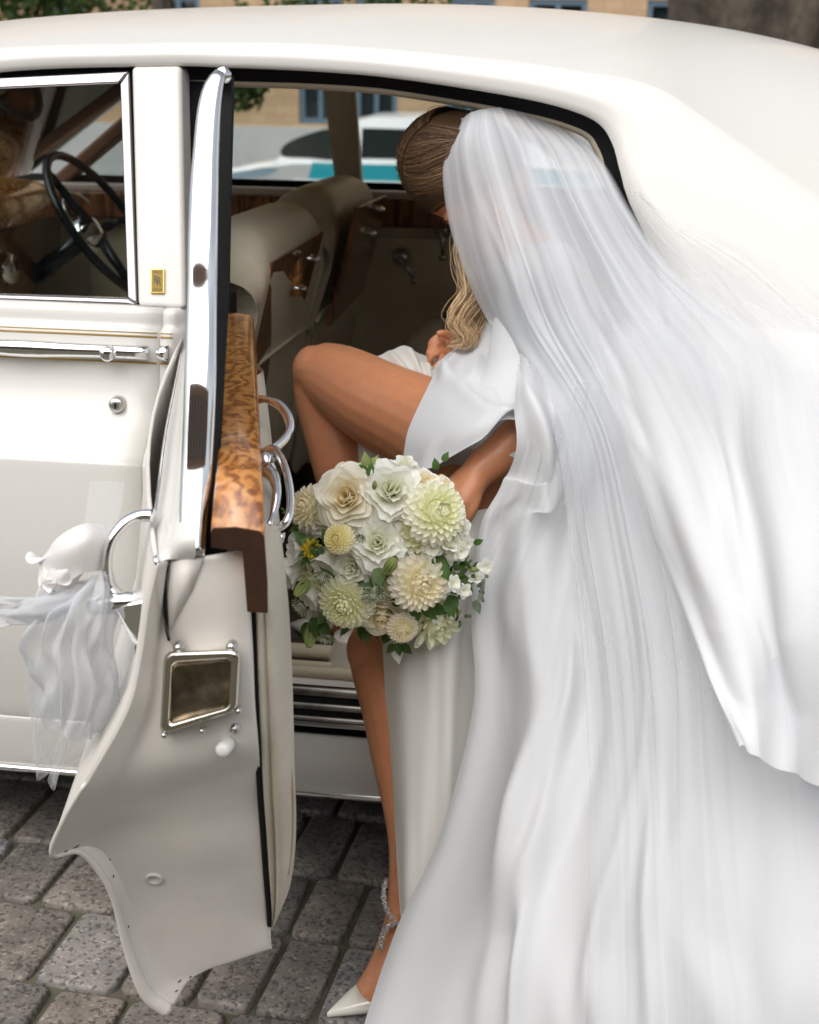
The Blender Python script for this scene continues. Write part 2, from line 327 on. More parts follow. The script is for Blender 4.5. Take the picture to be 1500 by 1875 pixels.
def building(name, y0, wins, label, x0=-16, x1=14, top=9.0, facing=-1, basez=None, brick=BRICK):
    basez = zb_ if basez is None else basez
    t = thing(name, ((x0+x1)/2, y0, -.38), label, 'building'); dpt = 6*(-facing)
    xsw = sorted({x0, x1, *[w_[0] for w_ in wins], *[w_[1] for w_ in wins]}); zsw = sorted({basez, top, *[w_[2] for w_ in wins], *[w_[3] for w_ in wins]}); wb_ = MB()
    for a, b in zip(xsw, xsw[1:]):
        for c, d in zip(zsw, zsw[1:]):
            if any(w_[0]-1e-6 <= a and b <= w_[1]+1e-6 and w_[2]-1e-6 <= c and d <= w_[3]+1e-6 for w_ in wins): continue
            wb_.add([(a, y0, c), (b, y0, c), (b, y0, d), (a, y0, d)], [[0, 1, 2, 3]])
    wb_.add([(x0, y0+dpt, -.6), (x1, y0+dpt, -.6), (x1, y0+dpt, top), (x0, y0+dpt, top), (x0, y0, top), (x1, y0, top), (x0, y0, -.6), (x1, y0, -.6)], [[0, 1, 2, 3], [3, 2, 5, 4], [0, 3, 4, 6], [1, 7, 5, 2]])
    wl_ = wb_.build('wall', brick, t, smooth=False)
    MB().box(((x0+x1)/2, y0+facing*.03, (basez-.6)/2), ((x1-x0)/2, .06, (basez+.6)/2)).build('base', CONC, t, smooth=False)
    for (a, b, c, d) in wins:
        fm = MB(); fw = .07; yy = y0-facing*.08
        for q in (((a+b)/2, c+fw/2, (b-a)/2, fw/2), ((a+b)/2, d-fw/2, (b-a)/2, fw/2), (a+fw/2, (c+d)/2, fw/2, (d-c)/2-fw), (b-fw/2, (c+d)/2, fw/2, (d-c)/2-fw), ((a+b)/2, (c+d)/2, .03, (d-c)/2-fw), ((a+b)/2, c+(d-c)*.38, (b-a)/2-fw, .025)): fm.box((q[0], yy, q[1]), (q[2], .05, q[3]))
        wn_ = fm.build('window', FRAME, t, smooth=False); MB().box(((a+b)/2, yy-facing*.06, (c+d)/2), ((b-a)/2, .01, (d-c)/2)).build('pane', DARKG, wn_, smooth=False)
    return t
def X_(px): return PY(px, 230, BY)[0]
zw = PY(700, 229, BY)[2]
wins = [(X_(548), X_(625), zw, zw+1.6), (X_(650), X_(727), zw, zw+1.6), (X_(815), X_(900), zw-.02, zw+1.6)]
x = X_(960)
while x < 12: wins.append((x, x+.75, zw, zw+1.6)); x += 1.5
x = X_(470)-.75
while x > -15: wins.append((x-.6, x, zw, zw+1.6)); x -= 1.6
building('brick_building', BY, wins, 'tan brick building with blue grey windows and pale base, across the street beyond the car')
wins2 = []
for fl_ in range(2):
    for k in range(9): wins2.append((-13.2+3.0*k, -11.8+3.0*k, 1.0+3.1*fl_, 2.9+3.1*fl_))
building('brick_building', -14.0, wins2, 'brown brick facade that the car\'s glass and chrome mirror, behind the photographer', x0=-15, x1=15, top=7.5, facing=1, basez=.35, brick=brick_mat('brown_brick', (.30, .17, .10), (.24, .13, .075), (.25, .2, .15), 2.2))
# parked cab
WHITE = M('white_car_paint', (.80, .81, .82), .25, coat=.6); TEAL = M('teal_car_paint', (.02, .34, .42), .25, coat=.6); GREY = M('grey_car_stripe', (.22, .30, .36), .3); CG = M('car_glass', (.012, .018, .018), .15, spec=.03); BLUE = M('blue_emblem', (.02, .16, .62), .4)
TY = 12.6; tx0 = PY(335, 300, TY)[0]; tz = -.38
cab = thing('parked_car', (tx0+2.2, TY+.9, tz), 'white and teal cab parked across the street, seen through the car\'s far windows', 'car')
def tp_(x, z, Y=None): return np.array([tx0+x, TY if Y is None else Y, tz+z])
lowr = [(0.02,.32),(0,.55),(.06,.72),(.35,.88),(.75,.97),(1.10,1.02),(3.6,1.06),(4.35,1.0),(4.52,.8),(4.50,.35)]
rows = []
for s, ins in ((0, .10), (.04, .02), (.12, .0), (.5, 0), (.88, .0), (.96, .02), (1, .10)):
    rows.append([tp_(x+(ins if x < 2 else -ins)*.8, z-(ins*.4 if z > .5 else 0), TY+1.8*s) for x, z in lowr])
b = MB().grid(np.array(rows)); b.build('body', WHITE, cab)
roofp = [(.98,1.0),(1.25,1.17),(1.62,1.37),(2.0,1.46),(2.6,1.475),(3.2,1.42),(3.75,1.20),(3.95,1.05)]
rows = []
for s, dz, ins in ((.0, -.01, 0), (.06, .0, .0), (.14, .02, 0), (.5, .04, 0), (.86, .02, 0), (.94, 0, 0), (1, -.01, 0)):
    rows.append([tp_(x, z+dz*(1 if 1.2 < x < 3.5 else .2), TY+.03+max(0, z-1.0)*.28*(1-2*s)+1.74*s) for x, z in roofp])
MB().grid(np.array(rows)).build('cabin', WHITE, cab)
_sp = [tp_(x, z, TY+.03+max(0, z-1.0)*.28) for x, z in roofp+[(3.95, .98), (.98, .98)]]
MB().prism(_sp, (0, .02, 0)).build('cabin_side', WHITE, cab, smooth=False)
def wpoly(pts, name, mat, off=.0):
    P = [tp_(x, z, TY+.03+max(0, z-1.0)*.28-.012-off) for x, z in pts]; return MB().prism(P, (0, .008, 0)).build(name, mat, cab, smooth=False)
wpoly(cr([(.62,1.09),(.66,1.16),(.80,1.24),(1.1,1.335),(1.36,1.35),(1.36,1.05),(.9,1.045),(.66,1.05)], 30, True) + np.array([.42, .0]), 'side_window', CG); wpoly([(1.90,1.055),(2.56,1.06),(2.56,1.35),(1.90,1.355)], 'side_window', CG); wpoly([(2.72,1.06),(3.45,1.07),(3.1,1.30),(2.72,1.345)], 'side_window', CG)
def spoly(pts, name, mat, o=.0): P = [tp_(x, z, TY-.014-o) for x, z in pts]; return MB().prism(P, (0, .012, 0)).build(name, mat, cab, smooth=False)
spoly([(1.22,.36),(1.40,1.0),(4.3,.98),(4.4,.45),(4.3,.36)], 'door_panel', TEAL); spoly([(.12,.80),(.42,.86),(.95,.94),(1.05,.92),(.9,.84),(.2,.765)], 'stripe', GREY)
spoly([(.62,.70),(.70,.74),(.74,.68),(.82,.71),(.76,.60),(.70,.56),(.68,.64)], 'emblem', BLUE, .004); spoly([(1.2,.80),(4.3,.80),(4.3,.83),(1.2,.83)], 'stripe', WHITE, .004); spoly([(.0+.03,.50),(.24,.54),(.22,.60),(.05,.62)], 'headlight', CG, .002)
for x in (.85, 3.6):
    wl_ = MB().lathe([(.20, -.03), (.31, -.03), (.33, .0), (.33, .2), (.2, .2)], tp_(x, .33, TY+.02), (0, 1, 0), 28).build('wheel', RUBBER, cab); MB().lathe([(0, -.01), (.08, -.02), (.2, 0)], tp_(x, .33, TY+.02), (0, 1, 0), 20).build('rim', STEEL, wl_)
# trees
BARK = M('rough_bark', (.095, .075, .055), .95, bump=(22, 1.0), var=(9, .6, (.03, .024, .018)))
CROWN = M('crown_leaf', (.065, .12, .022), .5, var=(1.2, .45), tl=.35)
def tree(base, h, r, crown, n, label, seed, lean=(0, 0), leafs=.16, extra=()):
    g = np.random.default_rng(seed); t = thing('tree', base, label, 'tree'); b0 = np.array(base, float); k = 34; zz = np.linspace(0, 1, k); tb = []
    nr = 64; th = np.linspace(0, 2*math.pi, nr, endpoint=False)
    for z in zz:
        rr_ = r*(1.25-.55*z if z > .06 else 1.5-4*z); rid = 1+.09*np.sign(np.sin(th*9+3*math.sin(z*9)))*np.abs(np.sin(th*9+3*math.sin(z*9)))**.5+.05*np.sin(th*23+z*60)+.03*np.sin(th*5+z*31)
        tb.append(np.stack([b0[0]+lean[0]*z+np.cos(th)*rr_*rid, b0[1]+lean[1]*z+np.sin(th)*rr_*rid, np.full(nr, b0[2]+h*z)], 1))
    tk = MB().grid(np.array(tb), cu=True); top = b0+np.array([lean[0], lean[1], h])
    for i in range(7):
        a = 2*math.pi*i/7+g.uniform(-.3, .3); e_ = top+np.array([math.cos(a)*crown[0]*.7, math.sin(a)*crown[0]*.7, crown[1]*g.uniform(.1, .8)]); tk.tube(cr([top-np.array([0, 0, h*.2]), top*.5+e_*.5+np.array([0, 0, .2]), e_], 10), np.linspace(r*.45, r*.06, 10), 8)
    tk.build('trunk', BARK, t); f = Fl((0, 0, 0), (0, 0, 1)); f.M = np.eye(3)
    cl = [(top+np.array([g.uniform(-1, 1)*crown[0], g.uniform(-1, 1)*crown[0], crown[1]*g.uniform(-.05, 1)]), crown[0]*.33) for _ in range(26)]+[(np.array(p), rr_) for p, rr_ in extra]
    for i in range(n):
        c, rr_ = cl[i % len(cl)]; p = c+g.normal(size=3)*rr_*.6; d = norm(g.normal(size=3)+np.array([0, 0, -.4])); f.petal(p, d, norm(g.normal(size=3)+np.array([0, 0, .6])), leafs*g.uniform(.7, 1.2), leafs*.3, .2, -.5, .5, 3, 3, tip=.84)
    f.done('crown', CROWN, t, sub=0); return t
pR = PY(1400, 40, 7.0)
tree((pR[0], 7.0, -.38), 6.0, .50, (2.6, 2.5), 4200, 'thick old street tree with rough dark bark, just beyond the roof at right', 3)
pL = PY(60, 20, 13.5)
exl = [(PY(x, yy, 13.2), .30) for x, yy in ((20, -10), (90, -25), (160, -30), (235, -28), (50, 10), (130, 8), (-60, 0))]
tree((PY(-190, 300, 13.5)[0], 13.5, -.38), 3.4, .16, (1.9, 2.2), 6500, 'leafy street tree whose low crown shows over the roof at the left', 8, leafs=.12, extra=exl)
exm = [(PY(x, yy, 9.6), .10) for x, yy in ((425, 140), (445, 150), (455, 170), (468, 155), (440, 120), (430, 165))]+[(PY(x, yy, 9.6), .22) for x, yy in ((690, -12), (740, -14), (780, -18), (430, 60), (520, 20), (600, -5))]
tree((PY(360, 300, 9.6)[0]-.25, 9.6, -.38), 3.3, .10, (1.5, 1.8), 4200, 'slender tree with leaves hanging before the brick wall, behind the open door', 12, leafs=.085, extra=exm)
# ================================================================== the car
car = thing('vintage_car', (-0.4, 0.95, 0.0), 'cream vintage limousine with burl wood trim, its rear door open for the bride', 'car')
def pgs(px, off=0.0): return np.array([PG(x, y, off) for x, y in px])
Opx = [(-330,178),(0,132),(240,122),(330,121),(415,124),(560,130),(700,141),(850,162),(970,183),(1050,204),(1098,228),(1122,265),(1135,312),(1152,370),(1185,440),(1212,520),(1228,620),(1240,740)]
Kpx = [(-330,128),(0,90),(240,82),(330,80),(415,80),(560,82),(700,91),(850,105),(970,118),(1070,134),(1150,146),(1220,170),(1290,215),(1390,285),(1500,360),(1640,455),(1800,575),(1960,720)]
tt = np.linspace(0, 1, len(Opx)); T = np.linspace(0, 1, 120)
Oc = spl(tt, pgs(Opx), T); Kc = spl(tt, pgs(Kpx), T)
def roofz(x): return spl([-2.2,-1.37,-.6,-.1,.33,.8,1.4,1.9],[1.44,1.585,1.63,1.622,1.568,1.43,1.2,1.0], x)[:, 0]
rows = []
for s in np.linspace(0, 1, 7):                      # cant rail and rear quarter, a little crowned
    p = Oc*(1-s)+Kc*s; p = p + np.array([0, -1, .3])*(0.010*math.sin(math.pi*s)); rows.append(p)
lip = Oc.copy(); lip[:, 1] += .03
rail = MB(); rail.grid(np.array([lip]+rows+[Kc+np.array([0, .004, .002])]))
rz = []
zc = np.maximum(roofz(Kc[:, 0]), Kc[:, 2]+.012)
for s in np.r_[0, .012, .03, np.linspace(.07, .93, 24), .97, 1.0]:
    y = Kc[:, 1]*(1-s)+(1.9-Kc[:, 1])*s
    z = Kc[:, 2]+(zc-Kc[:, 2])*(1-np.abs(2*s-1)**2.2)
    x = Kc[:, 0]
    rz.append(np.stack([x, y, z], 1))
rail.build('cant_rail', PAINT, car)
RZ = np.array(rz); rb = MB().grid(RZ); RV = np.vstack(rb.V)
def backlight(f): c = RV[f].mean(0); return .66 < c[0] < 1.02 and .48 < c[1] < 1.42        # rear window opening
mk('roof', RV, [f for f in rb.F if not backlight(f)], PAINT, car)
gq = [f for f in rb.F if backlight(f)]
mk('rear_window', RV-np.array([.004, 0, .006]), gq, GLASS, car)
# headliner and inner faces
hz = []
for s in np.linspace(0.0, 1, 14):
    y = (Oc[:, 1]+.07)*(1-s)+(1.9-Oc[:, 1]-.07)*s
    hz.append(np.stack([Oc[:, 0], y, Oc[:, 2]-.012+(np.maximum(zc-.045, Oc[:, 2])-Oc[:, 2]+.012)*(1-np.abs(2*s-1)**2.5)], 1))
MB().grid(np.array(hz)[:, :88]).build('headliner', HEADLINER, car)
# door seal of the open rear doorway, then the beige welt inside it
i0, i1 = 21, 108
def inset(px):
    P = np.array(px, float); Tn = np.gradient(P, axis=0); Tn /= np.linalg.norm(Tn, axis=1)[:, None]
    return P, np.stack([-Tn[:, 1], Tn[:, 0]], 1)
Op = spl(tt, np.array(Opx), np.linspace(.17, .93, 90)); P_, N_ = inset(Op)
wd = np.interp(P_[:, 0], [300, 700, 1000, 1120, 1160, 1230], [26, 21, 25, 26, 20, 18])
def pc(P, off): return np.array([PG(x, y, off) for x, y in P])
MB().grid(np.array([pc(P_+N_*1, .004), pc(P_+N_*1.5, .03), pc(P_+(N_*wd[:, None]), .05)])).build('door_seal', RUBBER, car)
MB().grid(np.array([pc(P_+N_*(wd[:, None]-2), .052), pc(P_+N_*(wd[:, None]+5), .058), pc(P_+N_*(wd[:, None]+11), .085), pc(P_+N_*(wd[:, None]+10), .16)])).build('welt', HEADLINER, car)
# inner rear quarter (seen through the veil)
Q = [Oc[84:]+np.array([0, .10, 0]), Kc[84:]*.5+Oc[84:]*.5+np.array([0, .13, -.03]), Kc[84:]+np.array([0, .16, -.06])]
MB().grid(np.array(Q)).build('inner_quarter', HEADLINER, car)
# B pillar
pl = np.array([PG(240,122,-.006), PG(331,121,-.006), PG(339,566,-.012), PG(252,562,-.012)])
bp = MB(); bp.prism(pl, (0, .06, 0)); BP = bp.build('centre_pillar', PAINT, car, smooth=False, bevel=.009, bseg=4)
jb = np.array([PG(326,118,.055), PG(420,118,.055), PG(412,600,.055), PG(330,600,.055)])
MB().prism(jb[:, :]*1.0, (0, .03, 0)).build('pillar_jamb', RUBBER, car, smooth=False)
# badge
bc = PG(289, 515, -.0145); bx = norm(PG(302,515,-.0145)-PG(276,515,-.0145)); bz = norm(PG(289,492,-.0145)-PG(289,538,-.0145)); bn = -np.cross(bx, bz)
bn = np.cross(bx, bz); bn = bn if bn[1] < 0 else -bn
BM_ = np.array([bx, bz, bn])
badge = MB().box(bc, (.0125, .0225, .0022), BM_).build('badge', GOLD, car, smooth=False, bevel=.0015)
MB().box(bc+bn*.0018, (.0104, .0202, .001), BM_).build('badge_enamel', M('badge_bronze', (.16, .105, .025), .3, .7), badge, smooth=False)
LETTER = M('badge_letter', (.012, .010, .006), .4)
def text(name, s, size, c, ax, ay, mat, parent, depth=.0006, sx=1.0):
    cu = bpy.data.curves.new(name, 'FONT'); cu.body = s; cu.size = 1; cu.align_x = 'CENTER'; cu.align_y = 'CENTER'; cu.resolution_u = 4
    o = bpy.data.objects.new(name, cu); COL.objects.link(o); dg = bpy.context.evaluated_depsgraph_get(); dg.update()
    me = bpy.data.meshes.new_from_object(o.evaluated_get(dg)); V = np.zeros(len(me.vertices)*3); me.vertices.foreach_get('co', V); V = V.reshape(-1, 3)
    fs = [list(p.vertices) for p in me.polygons]; bpy.data.objects.remove(o); bpy.data.curves.remove(cu)
    W = np.array(c)+np.outer(V[:, 0]*size*sx, ax)+np.outer(V[:, 1]*size, ay)
    return mk(name, W, fs, mat, parent, smooth=False)
tn = bn*.0031
text('monogram', 'R', .0225, bc+tn-bx*.0028+bz*.001, bx, bz, LETTER, badge, sx=.62)
text('monogram', 'R', .0225, bc+tn*1.02+bx*.0032-bz*.0018, bx, bz, LETTER, badge, sx=.62)
text('lettering', 'ROLLS', .0062, bc+tn+bz*.0160, bx, bz, LETTER, badge, sx=.9)
text('lettering', 'ROYCE', .0062, bc+tn-bz*.0160, bx, bz, LETTER, badge, sx=.85)

# ---------------------------------------------------------------- front door
prof = [(553,.118),(557,.088),(564,.074),(574,.070),(590,.068),(597,.060),(603,.052),(625,.047),(668,.042),(700,.036),(745,.020),(772,-.002),(800,-.032),(826,-.058),(843,-.068),(862,-.072),(960,-.076),(1060,-.074),(1180,-.060),(1280,-.036),(1316,-.024),(1320,-.017),(1326,-.024),(1370,-.014),(1408,0.0),(1418,.02)]
pz = np.array([[Y, PY(150, y, Y)[2]] for y, Y in prof])
pzs = spl(np.linspace(0, 1, len(pz)), pz, np.linspace(0, 1, 150))
XG = -.785
def side_y(z): o = np.argsort(pzs[:, 1]); return np.interp(z, pzs[o, 1], pzs[o, 0])
def panel(x0, x1, nx=14, i0=0, i1=None):
    p = pzs[i0:i1]; xs = np.linspace(x0, x1, nx)
    G = np.array([[[x+(0), y, z] for x in xs] for y, z in p]); return G
g = panel(-2.0, XG, 24)
inn = g[:, -1:, :]+np.array([[[0, .03, 0]]])
fd = MB().grid(np.concatenate([g, inn], 1)).build('front_door', PAINT, car)
g2 = panel(XG+.004, XG+.028, 3, 2, 128)
g2 = np.concatenate([g2[:, :1]+np.array([0, .03, 0]), g2, g2[:, -1:]+np.array([[[.012, .05, 0]]]), g2[:, -1:]+np.array([[[.03, .07, 0]]])], 1)
MB().grid(g2).build('pillar_skin', PAINT, car)
MB().box((XG+.055, .16, .66), (.045, .05, .44)).build('hinge_pillar', RUBBER, car, smooth=False)
# chrome window frame, black surround, glass
fr = MB(); d_ = (0, .022, 0)
fr.prism([PG(-200,152,.004), PG(236,130,.004), PG(219,153,.004), PG(-200,172,.004)], d_)
fr.prism([PG(236,130,.004), PG(251,559,.004), PG(233,547,.004), PG(219,153,.004)], d_)
fr.prism([PG(251,559,.004), PG(-200,543,.004), PG(-200,533,.004), PG(233,547,.004)], d_)
fr.build('window_frame', DIMCHROME, fd, smooth=False, bevel=.0045, bseg=3)
sr = MB()
sr.prism([PG(-200,140,.02), PG(244,121,.02), PG(236,131,.02), PG(-200,154,.02)], d_)
sr.prism([PG(244,121,.02), PG(257,563,.02), PG(250,560,.02), PG(236,130,.02)], d_)
sr.build('window_rubber', RUBBER, fd, smooth=False)
MB().prism([PG(-200,160,.018), PG(226,145,.018), PG(240,552,.085), PG(-200,536,.085)], (0, .004, 0)).build('window_pane', GLASS, fd, smooth=False)
def stripe(y, x0, x1, r, name, par):
    Yg = .05
    for _ in range(4): z = PY(150, y, Yg)[2]; Yg = side_y(z)
    MB().tube([(x, Yg-.0002, z) for x in np.linspace(x0, x1, 4)], r, 6).build(name, GOLDLINE, par)
    return Yg, z
for y, r in ((604.5, .0011), (611.5, .0018), (659, .0018)): stripe(y, -2.0, XG-.001, r, 'pinstripe', fd); stripe(y, XG+.005, XG+.027, r, 'pinstripe', bpy.data.objects['pillar_skin'])
Yh, zh = .0, PY(150, 641, .03)[2]
hb = MB(); xs = np.linspace(-2.0, XG-.012, 40)
hb.tube([(x, .042-.012-.010*math.exp(-((x+1.02)/.10)**2), zh) for x in xs], [(.0125+.003*math.exp(-((x+1.02)/.06)**2), .012) for x in xs], 12)
hnd = hb.build('door_handle', CHROME, fd)
kb = PY(193, 646, .0); ob = MB().lathe([(0, .028), (.010, .028), (.013, .024), (.013, 0), (.010, -.004)], (kb[0], .03, kb[2]-.004), (0, -1, 0), 18).build('handle_button', CHROME, fd)
MB().tube([(XG+.0045, .033, zh), (XG+.024, .035, zh)], (.0125, .0145), 10).build('handle_end', CHROME, bpy.data.objects['pillar_skin'])
kl = PY(216, 740, .02); kk = MB().lathe([(0, .020), (.011, .020), (.0135, .017), (.0145, 0)], (kl[0], .026, kl[2]), (0, -1, 0), 22).build('door_lock', STEEL, fd)
MB().box((kl[0], .026-.0205, kl[2]), (.0012, .0006, .006)).build('keyhole', RUBBER, fd, smooth=False)
zb = PY(150, 1416, 0)[2]
MB().tube([(x, .0, zb) for x in np.linspace(-2.0, .1, 6)], (.007), 8).build('sill_trim', CHROME, car)

# ---------------------------------------------------------------- rear door sill, floor
def strip(rows, name, mat, x0=-.77, x1=.16, nx=2, par=None):
    G = np.array([[[x, Y, PY(600, y, Y)[2]] for x in np.linspace(x0, x1, nx)] for y, Y in rows]); return MB().grid(G).build(name, mat, par or car)
def roll(y0, y1, Y, name, mat):
    z0, z1 = PY(600, y0, Y)[2], PY(600, y1, Y)[2]; r = abs(z0-z1)/2
    MB().tube([(-.77, Y+r, (z0+z1)/2), (.16, Y+r, (z0+z1)/2)], r, 14).build(name, mat, car)
roll(1188, 1216, .115, 'sill_roll', LEATHER_D); roll(1216, 1231, .09, 'sill_roll', LEATHER_D); roll(1227, 1247, .065, 'sill_roll', LEATHER_D)
strip([(1243, .07), (1257, .045)], 'sill_ledge', PAINT_IN)
tp = strip([(1256, .046), (1262, .040), (1330, .0), (1333, .006), (1334, .03)], 'step_plate', RUBBER)
for a, b in ((1259, 1277), (1288, 1302), (1312, 1326)):
    f = lambda y: .040+(y-1262)/68*-.040-.003
    strip([(a, f(a)+.004), (a+2, f(a)), (b-2, f(b)), (b, f(b)+.004)], 'tread_strip', M('worn_tread', (.34, .32, .29), .28, 1.0, var=(14, .5)), par=tp)
roll(1326, 1334, -.012, 'tread_edge', STEEL)
strip([(1333, .03), (1346, .028)], 'sill_gap', RUBBER)
strip([(1344, .028), (1346, .0), (1352, -.006), (1400, -.008), (1452, 0.0), (1460, .02)], 'sill_panel', PAINT)
MB().box((-.9, .98, .36), (1.15, .84, .012)).build('floor', CARPET, car, smooth=False)
# rear wing, wheel arch and wheel behind the gown
ws = []
for z in np.r_[1.20, 1.14, np.linspace(1.09, .2, 14)]:
    Yw = float(side_y(z)) if z < 1.1 else .10+.37*(z-1.087)+.012; r = []
    for x in np.linspace(.16, 1.7, 16):
        xx = x
        if z < .74: xx = max(x, .55+math.sqrt(max(0, .40**2-(z-.36)**2))) if x > .55 else min(x, .55-math.sqrt(max(0, .40**2-(z-.36)**2)))
        r.append((max(xx, .12), Yw, z))
    ws.append(r)
MB().grid(np.array(ws)[:, :]).build('rear_wing', PAINT, car)
wh = MB().lathe([(.17, .0), (.25, -.01), (.335, .01), (.35, .05), (.35, .15), (.30, .18)], (.55, .07, .35), (0, 1, 0), 40).build('rear_wheel', RUBBER, car)
MB().lathe([(0, -.03), (.06, -.03), (.10, -.005), (.15, -.02), (.18, 0)], (.55, .08, .35), (0, 1, 0), 32).build('hubcap', CHROME, wh)

# ---------------------------------------------------------------- cabin
FY = 1.70
fcard = MB()
fcard.prism([(-2.0, FY, .36), (.55, FY, .36), (.55, FY, 1.17), (-2.0, FY, 1.17)], (0, .1, 0))
far = fcard.build('door_card', LEATHER_D, car, smooth=False)
# raised pads on the door card
for x0, x1 in ((-.73, .0), (-1.55, -.86)):
    MB().box(((x0+x1)/2, FY-.004, .79), ((x1-x0)/2-.02, .006, .26)).build('card_pad', LEATHER_D, far, smooth=False, bevel=.005)
MB().box((-.72, FY-.028, 1.117), (1.3, .026, .038)).build('wood_capping', WOOD, far, smooth=False, bevel=.008)
MB().box((-.72, FY-.012, 1.164), (1.3, .03, .009)).build('window_ledge', M('pink_beige_trim', (.50, .40, .36), .35), far, smooth=False, bevel=.003)
MB().box((-.72, FY+.05, 1.183), (1.3, .012, .01)).build('window_seal', RUBBER, far, smooth=False)
def pill(x0a, x1a, x0b, x1b, name, mat, y0=FY+.02, y1=FY-.07, za=1.17, zb=1.50, th=.07):
    MB().prism([(x0a, y0, za), (x1a, y0, za), (x1b, y1, zb), (x0b, y1, zb)], (0, th, 0)).build(name, mat, car, smooth=False, bevel=.008)
pa = PY(612, 330, FY)[0]; pb = PY(657, 330, FY)[0]; qa = PY(590, 165, FY-.05)[0]; qb = PY(645, 165, FY-.05)[0]
pill(pa, pb, qa, qb, 'centre_pillar', HEADLINER)
pill(-1.66, -1.60, -1.22, -1.15, 'screen_pillar', M('brown_trim', (.12, .06, .035), .5))
pill(.02, .5, -.05, .5, 'quarter_pillar', HEADLINER)
G = [[(x, FY-.09+0, z) for x in (-2, -1, 0, .6)] for z in (1.465,)]+[[(x, FY-.10, 1.52) for x in (-2, -1, 0, .6)]]
MB().prism([(-1.3, FY-.085, 1.46), (.6, FY-.085, 1.44), (.6, FY-.1, 1.54), (-1.3, FY-.1, 1.54)], (0, .09, 0)).build('roof_rail', HEADLINER, car, smooth=False)
MB().prism([(-1.62, FY+.055, 1.18), (.05, FY+.055, 1.18), (.0, FY-.02, 1.47), (-1.2, FY-.02, 1.47)], (0, .004, 0)).build('window_pane', GLASS, far, smooth=False)
for (px, py, ang) in ((735, 470, -52), (811, 418, -84)):
    c = PY(px, py, FY-.02); a = R_(ang); dv = np.array([math.cos(a), 0, math.sin(a)])
    wd_ = MB().lathe([(0, .03), (.014, .03), (.022, .015), (.026, 0)], c, (0, -1, 0), 16); wd_.tube([c+np.array([0, -.028, 0]), c+dv*.03+np.array([0, -.034, 0]), c+dv*.07+np.array([0, -.034, 0])], [.009, .007, .006], 8)
    k = c+dv*.074+np.array([0, -.04, 0]); wd_.lathe([(0, .03), (.009, .028), (.008, 0), (0, 0)], k, (0, -1, 0), 10)
    wd_.build('window_winder', STEEL, far)
# dashboard, screen, wheel
dk = [(-1.50, 1.10), (-1.515, 1.16), (-1.55, 1.195), (-1.60, 1.20), (-1.66, 1.19)]
G = np.array([[(x-.10*((y-.9)/.8)**2+.02, y, z+.012-.05*max(0, (y-1.25)/.4)**2) for y in np.linspace(.16, 1.70, 16)] for x, z in dk])
MB().grid(G).build('dashboard', BURL, car)
G = np.array([[(x-.10*((y-.9)/.8)**2+.02, y, z) for y in np.linspace(.16, 1.70, 16)] for x, z in ((-1.50, 1.11), (-1.53, 1.08), (-1.54, .92), (-1.62, .86), (-1.72, .4))])
MB().grid(G).build('dash_lower', WOOD, car)
for y in (.75, .95, 1.1): MB().lathe([(0, .012), (.035, .012), (.04, .004), (.042, 0)], (-1.515, y, 1.0), (1, 0, 0), 18).build('dial', CHROME, bpy.data.objects['dash_lower'])
MB().prism([(-1.68, .2, 1.2), (-1.68, 1.66, 1.2), (-1.2, 1.58, 1.53), (-1.2, .3, 1.53)], (-.004, 0, -.004)).build('windscreen', GLASS, car, smooth=False)
MB().tube([(-1.66, .4, 1.222), (-1.66, .8, 1.228), (-1.66, 1.2, 1.222)], .004, 6).build('wiper', CHROME, car)
wc = PY(190, 412, 1.35); wn = norm((.82, 0, .57)); wu = norm(np.cross(wn, (0, 1, 0))); wv = np.cross(wn, wu)
th = np.linspace(0, 2*math.pi, 49)
st = MB().tube([wc+.215*(math.cos(t)*wu+math.sin(t)*wv) for t in th], .0115, 10, cap=False)
for a in (R_(35), R_(155), R_(270)):
    st.tube([wc-wn*.03, wc+.21*(math.cos(a)*wu+math.sin(a)*wv)], [.016, .010], 8)
SW = st.build('steering_wheel', BLACK, car)
MB().lathe([(0, .02), (.03, .018), (.05, 0), (.055, -.03)], wc-wn*.03, wn, 20).build('horn_boss', CHROME, SW)
MB().tube([wc-wn*.04, wc-wn*.35], .024, 10).build('steering_column', BLACK, SW)
MB().tube([wc-wn*.03+.12*(math.cos(t)*wu+math.sin(t)*wv) for t in np.linspace(-.9, 1.9, 20)], .005, 6).build('horn_ring', CHROME, SW)

# front seats with picnic tables on their backs
sp = [(-.80,.50),(-.745,.85),(-.70,1.06),(-.690,1.11),(-.695,1.15),(-.715,1.188),(-.76,1.208),(-.81,1.200),(-.86,1.165),(-.90,1.10),(-.94,.9),(-1.0,.5)]
def seat(y0, y1, dz=0.0, fx=0.0):
    P = cr(sp, 60); n = 22; rows = []
    c = np.array([-.84, .85])
    for i in range(n):
        s = i/(n-1); e = min(s, 1-s)*(y1-y0); k = 1-.16*max(0, 1-e/.07)**2
        y = y0+(y1-y0)*s
        drop = (.05 if s < .5 else .02)*max(0, 1-e/.14)**2
        rows.append([(c[0]+fx+(x-c[0])*(1-.25*(1-k)), y, c[1]+(z+dz-c[1])*k-drop*max(0, (z-.9)/.3)) for x, z in P])
    b = MB().grid(np.array(rows)); n_ = len(P); base = 0
    b.F.append(list(range(n_))); b.F.append([(n-1)*n_+i for i in range(n_)][::-1])
    so = b.build('front_seat', LEATHER, car)
    pi = 16
    pts = [np.array(r[pi])+np.array([.004, 0, 0]) for r in rows]; MB().tube(pts, .005, 6).build('piping', LEATHER, so)
    MB().box((-1.15, (y0+y1)/2, .55), (.28, (y1-y0)/2, .09)).build('seat_cushion', LEATHER, so, smooth=False, bevel=.03)
    return so
